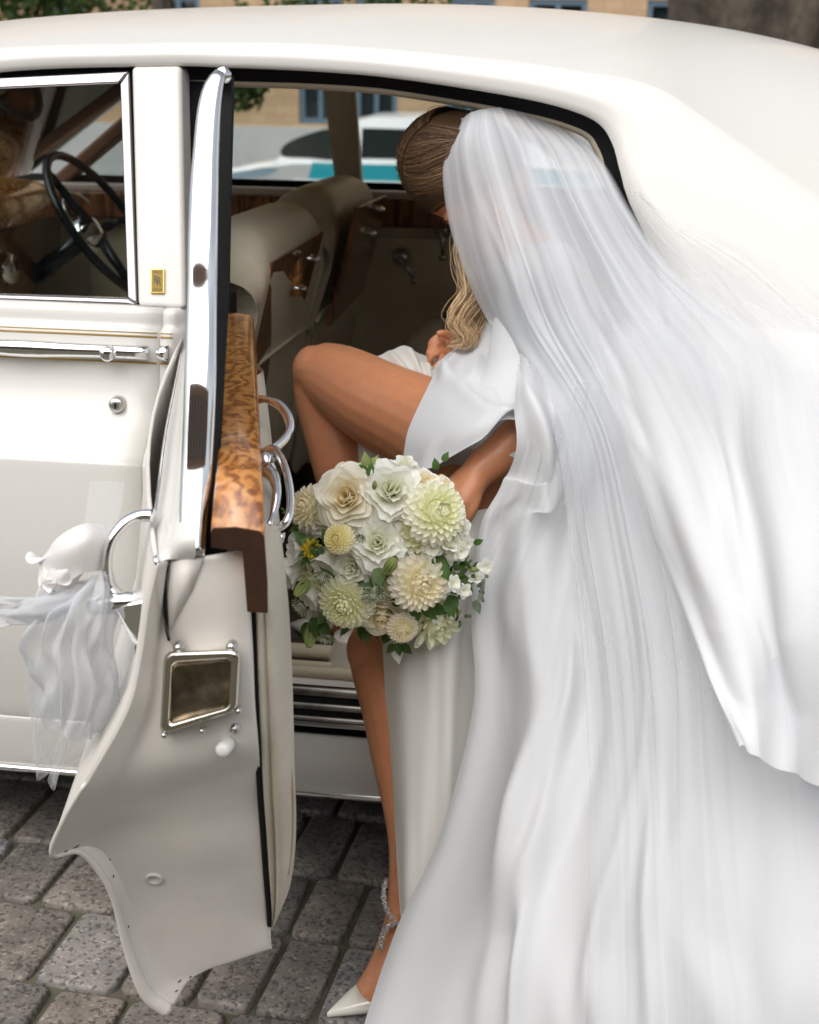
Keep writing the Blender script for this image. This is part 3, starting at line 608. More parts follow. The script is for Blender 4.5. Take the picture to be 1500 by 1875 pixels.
S1 = seat(.34, .97, 0, .018); S2 = seat(.985, 1.63, .02, .034)
def tray(px, Ys, so, fx):
    q = [PY(x, y, Y)+np.array([fx, 0, 0]) for (x, y), Y in zip(px, Ys)]
    t = MB().prism(q, (.016, 0, .003)).build('picnic_table', WOOD, so, smooth=False, bevel=.003)
    return q
q1 = tray([(474,482),(572,424),(500,688),(432,745)], (.42,.86,.86,.42), S1, .012)
q2 = tray([(631,380),(683,358),(640,532),(577,598)], (1.0,1.42,1.42,1.0), S2, .024)
tm = MB()
for (x, y, Y, so) in ((543,470,.70,S1), (519,524,.66,S1), (668,380,1.25,S2), (653,424,1.22,S2)):
    c = PY(x, y, Y)+np.array([.03, 0, 0]); n_ = 14
    MB().tube([c+np.array([.018*math.sin(t), .018*math.cos(t), -.004*math.sin(t)]) for t in np.linspace(-.3, math.pi+.3, n_)], .0045, 8).build('table_latch', CHROME, so)
c = PY(528, 495, .68); MB().box(c+np.array([.02, 0, 0]), (.008, .02, .055)).build('table_prop', BURL, S1, smooth=False, bevel=.003)
# rear seat
MB().box((.10, .98, .52), (.36, .66, .12)).build('rear_seat', LEATHER, car, smooth=True, bevel=.05, bseg=4)
MB().box((.44, .98, .86), (.10, .70, .30)).build('rear_backrest', LEATHER, car, smooth=True, bevel=.05, bseg=4)
ac = PY(822, 640, 1.45)
MB().ball(ac+np.array([0, 0, -.02]), (.125, .17, .115), 24).build('armrest', LEATHER, car)
MB().box((.58, .95, .72), (.01, .8, .33)).build('rear_bulkhead', HEADLINER, car, smooth=False)
MB().box((-.9, .1, .30), (1.1, .02, .05)).build('underbody', RUBBER, car, smooth=False)
MB().box((-.75, .95, .16), (1.2, .8, .03)).build('chassis', RUBBER, car, smooth=False)
MB().box((-1.78, .95, .65), (.02, .8, .5)).build('light_stop_firewall', RUBBER, car, smooth=False)  # closes the front below the dash; added to stop light leaking in

# ---------------------------------------------------------------- the open rear door
J = [[(288,1030,-.895),(304,1024,-.882),(312,1024,-.868),(360,1020,-.868),(405,1014,-.862),(447,1008,-.85)],
 [(270,1110,-.895),(292,1106,-.882),(304,1106,-.868),(355,1102,-.868),(408,1098,-.862),(457,1092,-.85)],
 [(257,1200,-.893),(278,1200,-.880),(296,1200,-.866),(350,1197,-.862),(408,1193,-.858),(463,1188,-.845)],
 [(232,1300,-.892),(262,1300,-.878),(284,1300,-.864),(345,1298,-.860),(408,1290,-.855),(467,1284,-.843)],
 [(168,1415,-.882),(208,1412,-.868),(250,1405,-.856),(330,1390,-.850),(408,1372,-.846),(473,1356,-.835)],
 [(118,1500,-.858),(146,1502,-.835),(215,1482,-.815),(320,1452,-.808),(408,1428,-.806),(476,1408,-.802)],
 [(97,1563,-.815),(125,1556,-.80),(190,1528,-.782),(310,1505,-.777),(408,1488,-.772),(479,1470,-.765)],
 [(150,1560,-.79),(176,1546,-.772),(214,1566,-.757),(320,1560,-.752),(408,1550,-.747),(484,1540,-.737)],
 [(203,1628,-.752),(222,1622,-.735),(244,1635,-.722),(330,1625,-.717),(408,1615,-.712),(489,1608,-.702)],
 [(234,1735,-.712),(254,1728,-.698),(276,1725,-.687),(345,1705,-.682),(412,1690,-.678),(494,1672,-.667)],
 [(266,1815,-.682),(288,1800,-.668),(312,1785,-.660),(360,1765,-.656),(420,1748,-.650),(497,1728,-.642)],
 [(306,1848,-.662),(320,1838,-.655),(342,1800,-.650),(375,1776,-.647),(430,1757,-.643),(498,1734,-.636)]]
JW = np.array([[PY(x, y, Y) for x, y, Y in r] for r in J])
JG = gridspl(JW, 40, 90)
db = MB().grid(JG)
hx = np.array([-.735, .03])
# outer skin: from the traced rear edge forward to the hinges, with a shallow crown
edge = JG[:, 0, :]; ez = np.linspace(1.06, .2, len(edge)); rows = []
for s in np.linspace(0, 1, 10):
    hp = np.stack([np.full(len(edge), hx[0]), np.full(len(edge), hx[1]), np.minimum(ez, edge[:, 2]+.08)], 1)
    p = edge*(1-s)+hp*s; p = p+np.array([-.95, -.28, 0])*(.03*math.sin(math.pi*s))*np.clip((edge[:, 2:3]-.2)/.5, 0, 1); rows.append(p)
db.grid(np.array(rows).transpose(1, 0, 2))
RD = db.build('rear_door', PAINT_IN, car, solid=.004)
MB().tube(JG[34:, 0, :]+np.array([0, -.001, 0]), np.interp(np.linspace(0, 1, 56), [0, .25, .6, .9, 1], [.0025, .004, .005, .010, .011]), 10).build('wheel_arch_lip', PAINT_IN, RD)
# shoulder of the outer skin below the glass: strip seen from above, and its bright edge moulding
so_ = cr([PZ(334,640,1.03), PZ(325,690,1.015), PZ(305,790,.995), PZ(291,900,.975), PZ(280,985,.958), PY(288,1030,-.895)], 40)
si_ = cr([PZ(352,640,1.06), PZ(349,720,1.05), PZ(343,800,1.04), PZ(336,900,1.018), PZ(330,985,.99), PY(330,1026,-.872)], 40)
sh = MB().grid(np.array([so_+np.array([.02, .0, -.12]), so_+np.array([-.006, .0, -.03]), so_, so_*.6+si_*.4+np.array([0, 0, .004]), si_, si_+np.array([.018, 0, .0])]))
sh.build('door_shoulder', PAINT, RD, sub=1)
MB().tube(so_, .0035, 8).build('shoulder_moulding', CHROME, RD)
# glass frame: post at the rear edge, top bar and glass running forward to the hinge
pm = [(404,132,-.655),(392,155,-.665),(383,200,-.68),(377,280,-.70),(374,340,-.715),(371,450,-.745),(369,560,-.765),(366,700,-.80),(360,850,-.825),(354,950,-.852),(351,1018,-.872)]
pw = [10, 17, 21, 23.5, 26, 28, 29, 31, 31, 28, 26]
pmw = np.array([np.r_[PY(x, y, Y), w_*.5*2*.00066*(2.33+Y)/1.7*0+w_*(2.33+Y)/2600] for (x, y, Y), w_ in zip(pm, pw)])
pmc = cr(pmw, 60)
ddir = norm((.27, -.93, 0)); dno = np.array([-ddir[1], ddir[0], 0])
DP = MB().tube(pmc[:, :3], np.stack([pmc[:, 3]*1.0, pmc[:, 3]*.55], 1), 22, up=np.array([1.0, .12, 0]))
DP.build('window_post', CHROME, RD)
ft = cr([pmw[0][:3]+np.array([.012, .012, .004]), PG(408,122,-.02), PG(400,124,.03)], 16)
# rubber channel and slim chrome bead beside the post
def bandP(pxs, name, mat, th_=.012):
    L_ = np.array([PY(a, y, Y) for a, b, y, Y in pxs]); Rr = np.array([PY(b, y, Y) for a, b, y, Y in pxs])
    L_ = spl(np.linspace(0, 1, len(L_)), L_, np.linspace(0, 1, 40)); Rr = spl(np.linspace(0, 1, len(Rr)), Rr, np.linspace(0, 1, 40)); d = np.array([0, th_, 0])
    MB().grid(np.array([L_+d, L_, Rr, Rr+d])).build(name, mat, RD, smooth=False)
bandP([(404,424,140,-.54),(405,424,200,-.58),(402,420,340,-.63),(398,417,450,-.66),(394,415,560,-.69),(390,412,600,-.70),(382,404,750,-.745),(377,396,880,-.79),(374,388,1006,-.83)], 'glass_channel', RUBBER)
bandP([(421,426,146,-.53),(421,426,200,-.56),(417,422,340,-.61),(413,418,450,-.64),(410,414,570,-.67)], 'channel_bead', CHROME, .006)
topf = MB()
a0, a1 = PG(412,140,-.0), PY(409,138,-.585)
topf.tube(lin([a0, a1], 6), .010, 10).build('frame_top', CHROME, RD)
MB().prism([PY(408,160,-.56), PG(412,150,.02), PZ(416,580,1.08), PY(386,960,-.80)], (-.003, -.001, 0)).build('door_glass', GLASS, RD, smooth=False)
# burl capping along the waist: top, inner edge and walnut end grain darkened for its shade
wl = cr([PZ(413,574,1.092), PZ(408,680,1.082), PZ(402,780,1.068), PZ(394,880,1.045), PZ(386,966,1.0)], 24)
wr = cr([PZ(461,578,1.092), PZ(466,680,1.082), PZ(470,780,1.068), PZ(475,880,1.045), PZ(479,972,1.0)], 24)
wm = (wl+wr)/2+np.array([0, 0, .003])
dn = np.array([0, 0, 1.0])
hd = np.linspace(.07, .095, 24)[:, None]
sec = [wl-dn*.022, wl-dn*.004, wl*.96+wr*.04, wm, wl*.04+wr*.96, wr-dn*.005+np.array([.003, 0, 0]), wr-dn*hd*.6+np.array([.006, 0, 0]), wr-dn*hd+np.array([.006, 0, 0]), wr-dn*hd-np.array([.018, 0, 0]), wr-dn*.024-np.array([.022, 0, 0])]
Gs = np.array(sec)
wb = MB().grid(Gs.transpose(1, 0, 2), cu=True); k_ = Gs.shape[0]
wb.F.append([i for i in range(k_)]); wb.F.append([23*k_+i for i in range(k_)][::-1])
CAP = wb.build('wood_capping', BURL, RD, split=40)
endp = np.array([Gs[i][23] for i in range(k_)]); eo = norm((.27, -.93, -.15))*.0025
MB().prism(endp+eo*.2, eo).build('capping_end', ENDWOOD, RD, smooth=False)
MB().tube(cr([PY(306,1034,-.879), PY(302,1070,-.879), PY(304,1140,-.876), PY(310,1172,-.872)], 20), .0022, 6).build('jamb_seam', RUBBER, RD)
MB().grid(np.array([[PY(314,1028,-.876), PY(345,1024,-.874), PY(372,1022,-.872)], [PY(308,1090,-.877), PY(330,1085,-.880), PY(352,1078,-.872)], [PY(308,1155,-.872), PY(312,1150,-.874), PY(318,1140,-.870)]])).build('jamb_flap', PAINT_IN, RD, solid=.002)
# trim panel seen edge-on: two leather pipes and the door-card bulge, carpet kick strip below
c4 = JG[:, -1, :]
Rt = [(468,690,-.25),(480,800,-.45),(488,900,-.62),(495,980,-.74),(506,1080,-.80),(513,1160,-.81),(518,1260,-.81),(521,1350,-.80),(524,1450,-.775),(527,1530,-.745),(525,1600,-.71),(516,1660,-.685),(503,1694,-.67)]
Rw = spl(np.linspace(0, 1, len(Rt)), np.array([PY(*q) for q in Rt]), np.linspace(0, 1, 70))
Lt = [(455,690,-.30),(463,800,-.48),(468,900,-.64),(474,980,-.77),(466,1080,-.835),(468,1160,-.836),(471,1260,-.834),(475,1350,-.825),(480,1450,-.79),(486,1530,-.755),(491,1600,-.715),(496,1660,-.685),(498,1694,-.672)]
Lw = spl(np.linspace(0, 1, len(Lt)), np.array([PY(*q) for q in Lt]), np.linspace(0, 1, 70))
secs = []
for s, dy in ((0, .02), (0, .004), (.16, -.004), (.32, .003), (.36, .008), (.40, .002), (.6, -.006), (.85, -.002), (1, .015), (1.0, .05)):
    secs.append(Lw*(1-s)+Rw*s+np.array([0, dy, 0]))
far_e = Rw*1.0; far_e = np.stack([np.full(70, -.66), np.full(70, .02), np.maximum(far_e[:, 2], .26)], 1)
secs.append(Rw*.5+far_e*.5+np.array([.012, .03, 0])); secs.append(far_e)
MB().grid(np.array(secs)).build('trim_panel', M('pale_trim_leather', (.56, .51, .42), .5, bump=(160, .3, 'v'), var=(9, .15)), RD)
gl = spl(np.linspace(0, 1, len(Lt)), np.array([PY(x-4, y, Y+.004) for x, y, Y in Lt]), np.linspace(0, 1, 70))
MB().tube(gl[22:], .004, 6).build('trim_gap', RUBBER, RD)
kick = [(519,1290,-.775),(525,1400,-.75),(529,1500,-.72),(528,1560,-.70),(524,1600,-.69)]
MB().tube(cr([PY(*q) for q in kick], 20), np.interp(np.linspace(0, 1, 20), [0, .5, 1], [.003, .008, .004]), 8).build('kick_carpet', M('tan_carpet', (.36, .25, .14), .95, bump=(250, .8)), RD)
# latch: pressed steel box with a chrome rim, rounded corners
def quad(u, v, p=((304,1196),(438,1192),(432,1300),(296,1342))):
    a, b, c, d = [np.array(q, float) for q in p]; return (a*(1-u)+b*u)*(1-v)+(d*(1-u)+c*u)*v
def rr(u0, u1, v0, v1, r, Y, n=6):
    out = []
    for cx, cy, a0 in ((u1-r, v0+r, -90), (u1-r, v1-r, 0), (u0+r, v1-r, 90), (u0+r, v0+r, 180)):
        for k in range(n):
            a = R_(a0+90*k/(n-1)); q = quad(cx+r*math.cos(a), cy+r*math.sin(a)); out.append(PY(q[0], q[1], Y))
    return np.array(out)
yl = -.875
rings = [rr(-.03, 1.03, -.03, 1.03, .12, yl+.012), rr(-.02, 1.02, -.02, 1.02, .12, yl-.014), rr(.02, .98, .02, .98, .12, yl-.020), rr(.09, .90, .11, .92, .08, yl-.017), rr(.13, .88, .17, .90, .05, yl-.002)]
lb = MB().grid(np.array(rings), cu=True)
lat = lb.build('latch_plate', M('dark_chrome', (.60, .56, .50), .12, 1.0), RD)
ip = np.array([[PY(*quad(.12+.77*u, .16+.75*v), yl-.002+.006*math.sin(3.3*u+2.2*v)*math.cos(2.7*u-3*v)) for u in np.linspace(0, 1, 14)] for v in np.linspace(0, 1, 14)])
MB().grid(ip).build('latch_pan', M('latch_pan_steel', (.34, .28, .20), .30, 1.0, bump=(30, .4), var=(18, .6)), lat)
for x, y, r in ((328,1184,9), (425,1182,9), (438,1298,6), (372,1334,5), (303,1342,6)):
    p = PY(x, y, yl-.004); MB().lathe([(0, .010), (r*.0004, .010), (r*.00068, .006), (r*.00068, -.004)], p, (.1, -1, .05), 12).build('screw', STEEL, lat)
p = PY(417, 1362, -.852); MB().lathe([(0, .022), (.007, .022), (.009, .019), (.009, 0)], p, (-.05, -1, .05), 16).build('bump_stop', M('white_nylon', (.72, .71, .67), .4), RD)
p = PY(431, 1332, -.852); MB().lathe([(0, .008), (.004, .008), (.006, 0)], p, (0, -1, 0), 10).build('screw', STEEL, RD)
_d = JG.reshape(-1, 3)-CAM; _z = _d@_f; _px = np.stack([750+F*(_d@_r)/_z, 937.5-F*(_d@_u)/_z], 1).reshape(90, 40, 2)
def on_jamb(x, y):
    k = np.argmin(np.sum((_px[2:-2, 2:-2]-np.array([x, y]))**2, 2)); a, b = k//36+2, k % 36+2; n_ = norm(np.cross(JG[a, b+2]-JG[a, b-2], JG[a+2, b]-JG[a-2, b])); return JG[a, b], (n_ if n_[1] < 0 else -n_)
p, jn = on_jamb(282, 1608); p = p+jn*.0030; MB().lathe([(0, .0005), (.007, .0005), (.0078, .002), (.0115, .002), (.0125, .0005), (.013, -.012)], p, jn, 20).build('drain_plug', M('grey_plug', (.52, .51, .48), .5), RD)
for x, y, l_, a in ((118,1555,10,.5), (140,1546,14,.3), (200,1572,9,-1.0), (204,1600,8,-1.2), (330,1795,12,.9), (338,1822,9,.6), (232,1690,8,-1.3), (352,1795,8,.9)):
    p, jn = on_jamb(x, y); dv = norm(_r*math.cos(a)+_u*math.sin(a)); dv = dv-jn*np.dot(dv, jn)
    MB().tube([p+jn*.0022-dv*l_*.00035, p+jn*.0025, p+jn*.0022+dv*l_*.00035], [.0003, .0011, .0003], 6).build('paint_chip', M('bare_rust', (.06, .04, .03), .8), RD)
# outer handle: looped grip, push button, wedge foot
oh = cr([PY(282,944,-.80), PY(255,945,-.80), PY(228,958,-.81), PY(206,985,-.82), PY(197,1015,-.825), PY(197,1050,-.825), PY(205,1075,-.82), PY(222,1092,-.815)], 40)
OH = MB().tube(oh, np.stack([np.interp(np.linspace(0, 1, 40), [0, .5, 1], [.008, .006, .007]), np.interp(np.linspace(0, 1, 40), [0, .5, 1], [.009, .008, .008])], 1), 12)
OHo = OH.build('outer_handle', CHROME, RD)
MB().tube([PY(166,1112,-.83), PY(200,1104,-.83), PY(268,1098,-.83)], [.010, .012, .012], 14).build('push_button', CHROME, RD)
MB().prism([PY(205,1110,-.84), PY(268,1098,-.845), PY(266,1160,-.85), PY(258,1192,-.85), PY(245,1175,-.85)], (0, .03, 0)).build('handle_foot', CHROME, RD, smooth=False, bevel=.003)
MB().box(PY(256, 1190, -.845), (.004, .008, .008)).build('handle_stop', RUBBER, RD, smooth=False, bevel=.002)
# inner handles: pull loop, lever, winder, lock knob
ih = cr([PY(470,732,-.40), PY(490,732,-.42), PY(512,742,-.44), PY(527,762,-.46), PY(531,785,-.48), PY(520,806,-.50), PY(500,822,-.52), PY(472,834,-.53)], 40)
MB().tube(ih, np.stack([np.interp(np.linspace(0, 1, 40), [0, .15, .5, .85, 1], [.007, .005, .010, .009, .010]), np.full(40, .0055)], 1), 12, up=None).build('pull_handle', CHROME, RD)
il = cr([PY(486,838,-.56), PY(505,828,-.57), PY(520,850,-.60), PY(530,890,-.64), PY(532,930,-.68), PY(525,955,-.70), PY(508,968,-.70)], 40)
MB().tube(il, np.stack([np.interp(np.linspace(0, 1, 40), [0, .2, .7, 1], [.013, .009, .0055, .006]), np.full(40, .005)], 1), 12).build('lever_handle', CHROME, RD)
MB().tube([PY(478,850,-.58), PY(500,842,-.575)], [.016, .013], 14).build('handle_rose', CHROME, RD)
iw = cr([PY(490,862,-.62), PY(502,875,-.64), PY(507,905,-.67), PY(500,945,-.70), PY(492,962,-.72)], 24)
MB().tube(iw, np.interp(np.linspace(0, 1, 24), [0, .3, 1], [.010, .007, .004]), 10).build('winder_handle', CHROME, RD)
MB().tube([PY(495,983,-.70), PY(510,983,-.70), PY(520,985,-.70)], [.0035, .004, .007], 12).build('lock_knob', CHROME, RD)
# ================================================================== the bride
SKIN = M('tanned_skin', (.60, .265, .135), .38, sss=.006, sssr=(1, .35, .18), var=(40, .10), bump=(300, .12), spec=.45)
bride = thing('person', (-0.25, -0.1, 0.0), 'bride in white gown and long veil bending into the car, bouquet held in her hand', 'person')
def C3(l): return np.array([PY(a, b, Y) for a, b, Y in l])
def limb(mb, pts, n=22, ring=18):
    """pts: (px,py,Y,radius[,radius2])"""
    P = np.array([np.r_[PY(p[0], p[1], p[2]), p[3], p[4] if len(p) > 4 else p[3]] for p in pts]); Q = cr(P, n)
    return mb.tube(Q[:, :3], Q[:, 3:5], ring)
bm_ = MB()
# standing leg, from hip to the ball of the foot
limb(bm_, [(900,850,.02,.085),(850,960,-.02,.082),(770,1090,-.07,.070),(705,1180,-.10,.061),(703,1215,-.115,.058),(724,1290,-.16,.059),(741,1390,-.205,.055),(752,1490,-.255,.044),(753,1560,-.285,.037),(745,1625,-.31,.031),(740,1680,-.33,.031),(722,1740,-.345,.031),(700,1790,-.365,.031),(676,1822,-.375,.028)], 44)
kn = PY(672,1190,-.13); bm_.ball(kn, (.036, .034, .045), 14)
bm_.ball(PY(757,1720,-.32), (.030, .03, .034), 12)
bm_.ball(PY(722,1690,-.36), (.013, .012, .015), 10)
# raised leg
limb(bm_, [(930,860,.02,.10),(850,820,.10,.098),(775,780,.18,.090),(700,744,.25,.084),(640,708,.31,.075),(602,690,.34,.067),(588,692,.35,.061)], 34, 22)
limb(bm_, [(588,682,.35,.055),(590,720,.345,.056),(603,770,.335,.056),(622,840,.32,.057),(642,930,.30,.052),(652,1010,.27,.040),(656,1075,.25,.033),(655,1120,.235,.033),(620,1140,.25,.030),(590,1150,.27,.026)], 36, 20)
bm_.ball(PY(576,678,.335), (.044, .046, .050), 16)
# pelvis, trunk, neck
limb(bm_, [(940,870,.02,.12,.13),(955,800,.05,.13,.14),(990,720,.09,.095,.095),(1005,620,.15,.085,.085),(1005,540,.21,.075,.08),(968,480,.26,.055,.065),(905,420,.29,.054,.056),(880,350,.32,.050,.052)], 34, 22)
# right arm to wrist and hand
limb(bm_, [(1000,545,.12,.050),(1012,620,.07,.046),(1014,700,.01,.043),(998,755,-.03,.040),(955,795,-.075,.040),(915,832,-.10,.0365),(885,856,-.115,.031),(868,872,-.125,.0275)], 32)
limb(bm_, [(876,866,-.12,.027),(858,885,-.13,.026,.036),(838,905,-.14,.024,.042),(822,922,-.15,.019,.040)], 14)
RHW = [((846,935),(840,968),(815,985),(790,975)), ((834,938),(822,975),(797,990),(775,976)), ((820,936),(802,972),(780,985),(762,970)), ((806,930),(786,960),(768,970),(752,958))]
for i, f in enumerate(RHW):
    limb(bm_, [(*f[0],-.150+.004*i,.0115),(*f[1],-.165,.0105),(*f[2],-.20,.0095),(*f[3],-.22,.008)], 12, 10)
limb(bm_, [(872,885,-.135,.016),(866,915,-.155,.0145),(858,938,-.165,.0125),(852,955,-.165,.010)], 12, 10)
limb(bm_, [(815,880,-.14,.014),(790,890,-.155,.0125),(772,905,-.175,.0105),(760,918,-.19,.0085)], 12, 10)
for i, q in enumerate(((828,912),(842,920),(852,930))): bm_.ball(PY(*q, -.165), (.010, .008, .010), 8)
# left arm and the hand closed on the seat edge
limb(bm_, [(975,545,.34,.048),(985,600,.40,.042),(960,645,.42,.036),(915,650,.38,.032),(872,645,.345,.026),(850,643,.33,.023)], 26)
limb(bm_, [(856,645,.335,.024),(842,641,.33,.018,.026),(830,640,.325,.016,.028)], 12)
LH = [((826,616),(806,614),(789,628),(790,646)), ((826,630),(803,630),(785,644),(789,660)), ((827,645),(803,646),(787,660),(794,674)), ((830,659),(810,661),(797,673),(804,684))]
for i, f in enumerate(LH): limb(bm_, [(*f[0],.325-.010*i,.0070),(*f[1],.315-.012*i,.0064),(*f[2],.31-.012*i,.0060),(*f[3],.32-.012*i,.0052)], 12, 10)
limb(bm_, [(845,630,.32,.010),(828,618,.30,.009),(812,610,.29,.0078),(800,612,.285,.0062)], 12, 10)
# head: face turned down, crown towards the front of the car
HC = PY(850, 312, .33); hu = norm((-1, -.12, .10)); hf = norm(np.array((-.28, .10, -1.0))-hu*np.dot((-.28, .10, -1.0), hu)); hs_ = np.cross(hu, hf)
HM = np.array([hs_, hf, hu])
def H(s, f, u): return HC+s*hs_+f*hf+u*hu
bm_.ball(HC, (.075, .094, .106), 26, HM)
bm_.ball(H(0, .020, -.055), (.056, .068, .072), 18, HM)
bm_.ball(H(0, .055, -.098), (.024, .022, .020), 12, HM)                                       # chin
bm_.tube([H(0, .090, .022), H(0, .103, -.005), H(0, .114, -.022), H(0, .100, -.034)], [.008, .010, .012, .008], 12)   # nose
for sgn in (-1, 1):
    bm_.ball(H(sgn*.013, .098, -.028), (.009, .010, .007), 10, HM)                            # nostrils
    bm_.ball(H(sgn*.031, .079, .020), (.022, .012, .008), 12, HM)                             # brow
    bm_.ball(H(sgn*.031, .077, .004), (.014, .010, .010), 12, HM)                             # closed eyelid
    bm_.ball(H(sgn*.038, .066, -.030), (.020, .018, .020), 12, HM)                            # cheek
    bm_.ball(H(sgn*.076, -.004, -.010), (.008, .018, .030), 12, HM)                           # ear
bm_.ball(H(0, .090, -.058), (.021, .010, .006), 10, HM); bm_.ball(H(0, .087, -.069), (.018, .010, .007), 10, HM)   # lips
body0 = bm_.build('body_draft', SKIN)
rm = body0.modifiers.new('r', 'REMESH'); rm.mode = 'VOXEL'; rm.voxel_size = .0036; rm.use_smooth_shade = True
sm_ = body0.modifiers.new('s', 'SMOOTH'); sm_.factor = .5; sm_.iterations = 3
dg = bpy.context.evaluated_depsgraph_get(); dg.update()
me = bpy.data.meshes.new_from_object(body0.evaluated_get(dg)); V = np.zeros(len(me.vertices)*3); me.vertices.foreach_get('co', V); V = V.reshape(-1, 3)+np.array(body0.location)
fs = [list(p.vertices) for p in me.polygons]; bpy.data.objects.remove(body0); bpy.data.meshes.remove(me)
mk('body', V, fs, SKIN, bride)
LASH = M('dark_lash', (.02, .012, .008), .6)
for sgn in (-1, 1):
    lsh = MB()
    for k in range(9):
        a = -.8+1.6*k/8; lsh.tube([H(sgn*(.031+.012*math.sin(a)), .086, .0), H(sgn*(.031+.016*math.sin(a)), .096, -.006)], [.0008, .0003], 4)
    lsh.tube([H(sgn*(.031+.014*math.sin(a)), .0865-.003*a*a, .0) for a in np.linspace(-1, 1, 9)], .0012, 5); lsh.build('eyelashes', LASH, bride)

BROW = M('brow_hair', (.08, .045, .02), .7)
for sgn in (-1, 1): MB().tube([H(sgn*(.013+.034*t), .0925-.016*t*t, .0225+.004*math.sin(3*t)) for t in np.linspace(0, 1, 8)], np.linspace(.0032, .0012, 8), 6).build('eyebrow', BROW, bride)
MB().ball(H(0, .0945, -.063), (.019, .005, .010), 12, HM).build('lips', M('lips', (.42, .12, .09), .35), bride)

# hair: a fitted cap, then combed strands from the parting, then hanging curls
def hair_mat():
    m = bpy.data.materials.new('blonde_hair'); m.use_nodes = True; n = m.node_tree.nodes; L = m.node_tree.links; b = n['Principled BSDF']
    uv = n.new('ShaderNodeUVMap'); sx = n.new('ShaderNodeSeparateXYZ'); L.new(uv.outputs[0], sx.inputs[0])
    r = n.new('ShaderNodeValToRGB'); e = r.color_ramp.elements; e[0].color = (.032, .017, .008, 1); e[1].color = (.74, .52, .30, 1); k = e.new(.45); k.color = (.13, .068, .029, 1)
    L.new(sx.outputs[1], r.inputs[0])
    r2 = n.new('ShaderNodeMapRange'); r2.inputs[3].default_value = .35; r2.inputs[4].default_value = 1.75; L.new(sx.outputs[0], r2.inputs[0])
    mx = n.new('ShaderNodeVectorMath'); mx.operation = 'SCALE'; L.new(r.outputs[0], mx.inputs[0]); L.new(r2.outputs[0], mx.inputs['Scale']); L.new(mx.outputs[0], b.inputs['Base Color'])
    b.inputs['Roughness'].default_value = .38; b.inputs['Specular IOR Level'].default_value = .5; b.inputs['Anisotropic'].default_value = .5; return m
HAIR = hair_mat()
rng = np.random.default_rng(4)
hV = []; hF = []; hU = []; hn = 0
def strand(P, r, t0, t1, shade, n=5):
    global hn
    b = MB(); b.tube(P, r*np.interp(np.linspace(0, 1, len(P)), [0, .1, .8, 1], [.6, 1, 1, .25]), n, cap=False)
    v = np.vstack(b.V); hV.append(v); hF.extend([[i+hn for i in f] for f in b.F]); hn += len(v)
    vv = np.repeat(np.linspace(t0, t1, len(P)), n); hU.append(np.stack([np.full(len(v), shade), vv], 1))
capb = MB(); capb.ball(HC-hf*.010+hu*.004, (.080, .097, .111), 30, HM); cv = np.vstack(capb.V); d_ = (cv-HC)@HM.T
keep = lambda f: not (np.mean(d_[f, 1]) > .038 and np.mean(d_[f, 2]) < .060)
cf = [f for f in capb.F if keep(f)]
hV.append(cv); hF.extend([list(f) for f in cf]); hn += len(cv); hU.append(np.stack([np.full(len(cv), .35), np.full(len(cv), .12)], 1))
def onhead(s, f, u, lift=0.0):
    q = np.array([s/.082, (f+.010)/.099, (u-.004)/.113]); q = q/np.linalg.norm(q)*(1+lift); return HC+q[0]*.082*hs_+(q[1]*.099-.010)*hf+(q[2]*.113+.004)*hu
# parting runs over the crown a little to the camera side; hair is combed away from it to each side and back
cam_side = -1 if np.dot(hs_, (0, -1, 0)) < 0 else 1
for k in range(3400):
    t = rng.uniform(0, 1); side = 1 if rng.uniform() < .45 else -1
    a = -1.15+2.1*t                                      # angle from the brow over the crown to the back
    base = np.array([cam_side*.022+side*.002, .099*math.sin(-a)*.96, .113*math.cos(a)])
    jx, jy = rng.normal(size=2)*.016; pts = []; L_ = rng.uniform(.75, 1.0); lift = (rng.uniform(.0, .13)+(.06 if rng.uniform() < .04 else 0))*(1.0 if side != cam_side else .7)
    for s in np.linspace(0, L_, 11):
        ph = s*1.75
        q = base*math.cos(ph*.55)+np.array([side*.105*math.sin(ph), -.085*s**1.4-.012*math.sin(4*s+t*6)+jx*s, -.075*s**1.6+jy*s])
        pts.append(onhead(*q, lift=lift*math.sin(math.pi*min(1, s*1.1))**.8+.004))
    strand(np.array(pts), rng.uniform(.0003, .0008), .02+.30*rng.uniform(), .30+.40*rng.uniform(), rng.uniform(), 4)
def lock(path, N, spread, rr=(.0010, .0022), t0=.55, t1=1.0, wav=.006):
    P = cr(C3(path), 40); off = rng.normal(size=(N, 3))*spread
    for k in range(N):
        sc = np.interp(np.linspace(0, 1, 40), [0, .3, .75, 1], [.6, 1.0, .9, .25+.5*rng.uniform()])[:, None]
        a = rng.uniform(0, 6.28); w_ = np.stack([np.sin(np.linspace(0, 9, 40)+a), np.cos(np.linspace(0, 9, 40)+a), 0*np.linspace(0, 1, 40)], 1)*wav*rng.uniform(.2, 1)
        e = int(rng.uniform(33, 40)); strand((P+off[k]*sc+w_)[:e], rng.uniform(*rr), t0*rng.uniform(.8, 1.1), min(1, t1*rng.uniform(.85, 1.05)), rng.uniform())
lock([(860,400,.30),(853,450,.27),(856,500,.24),(866,540,.22),(848,568,.21),(840,592,.205),(856,612,.20),(846,628,.20),(818,632,.20)], 380, .009, (.0003, .0009))
lock([(870,400,.31),(866,450,.28),(870,510,.25),(878,560,.24),(866,596,.23),(872,618,.225),(858,640,.22)], 320, .010, (.0003, .0009))
lock([(885,390,.33),(888,460,.32),(890,540,.31),(896,600,.30),(890,640,.29)], 160, .010, (.0004, .0010))
lock([(862,405,.33),(850,450,.33),(846,500,.33),(850,545,.32),(846,580,.31)], 14, .010, (.0004, .0007))
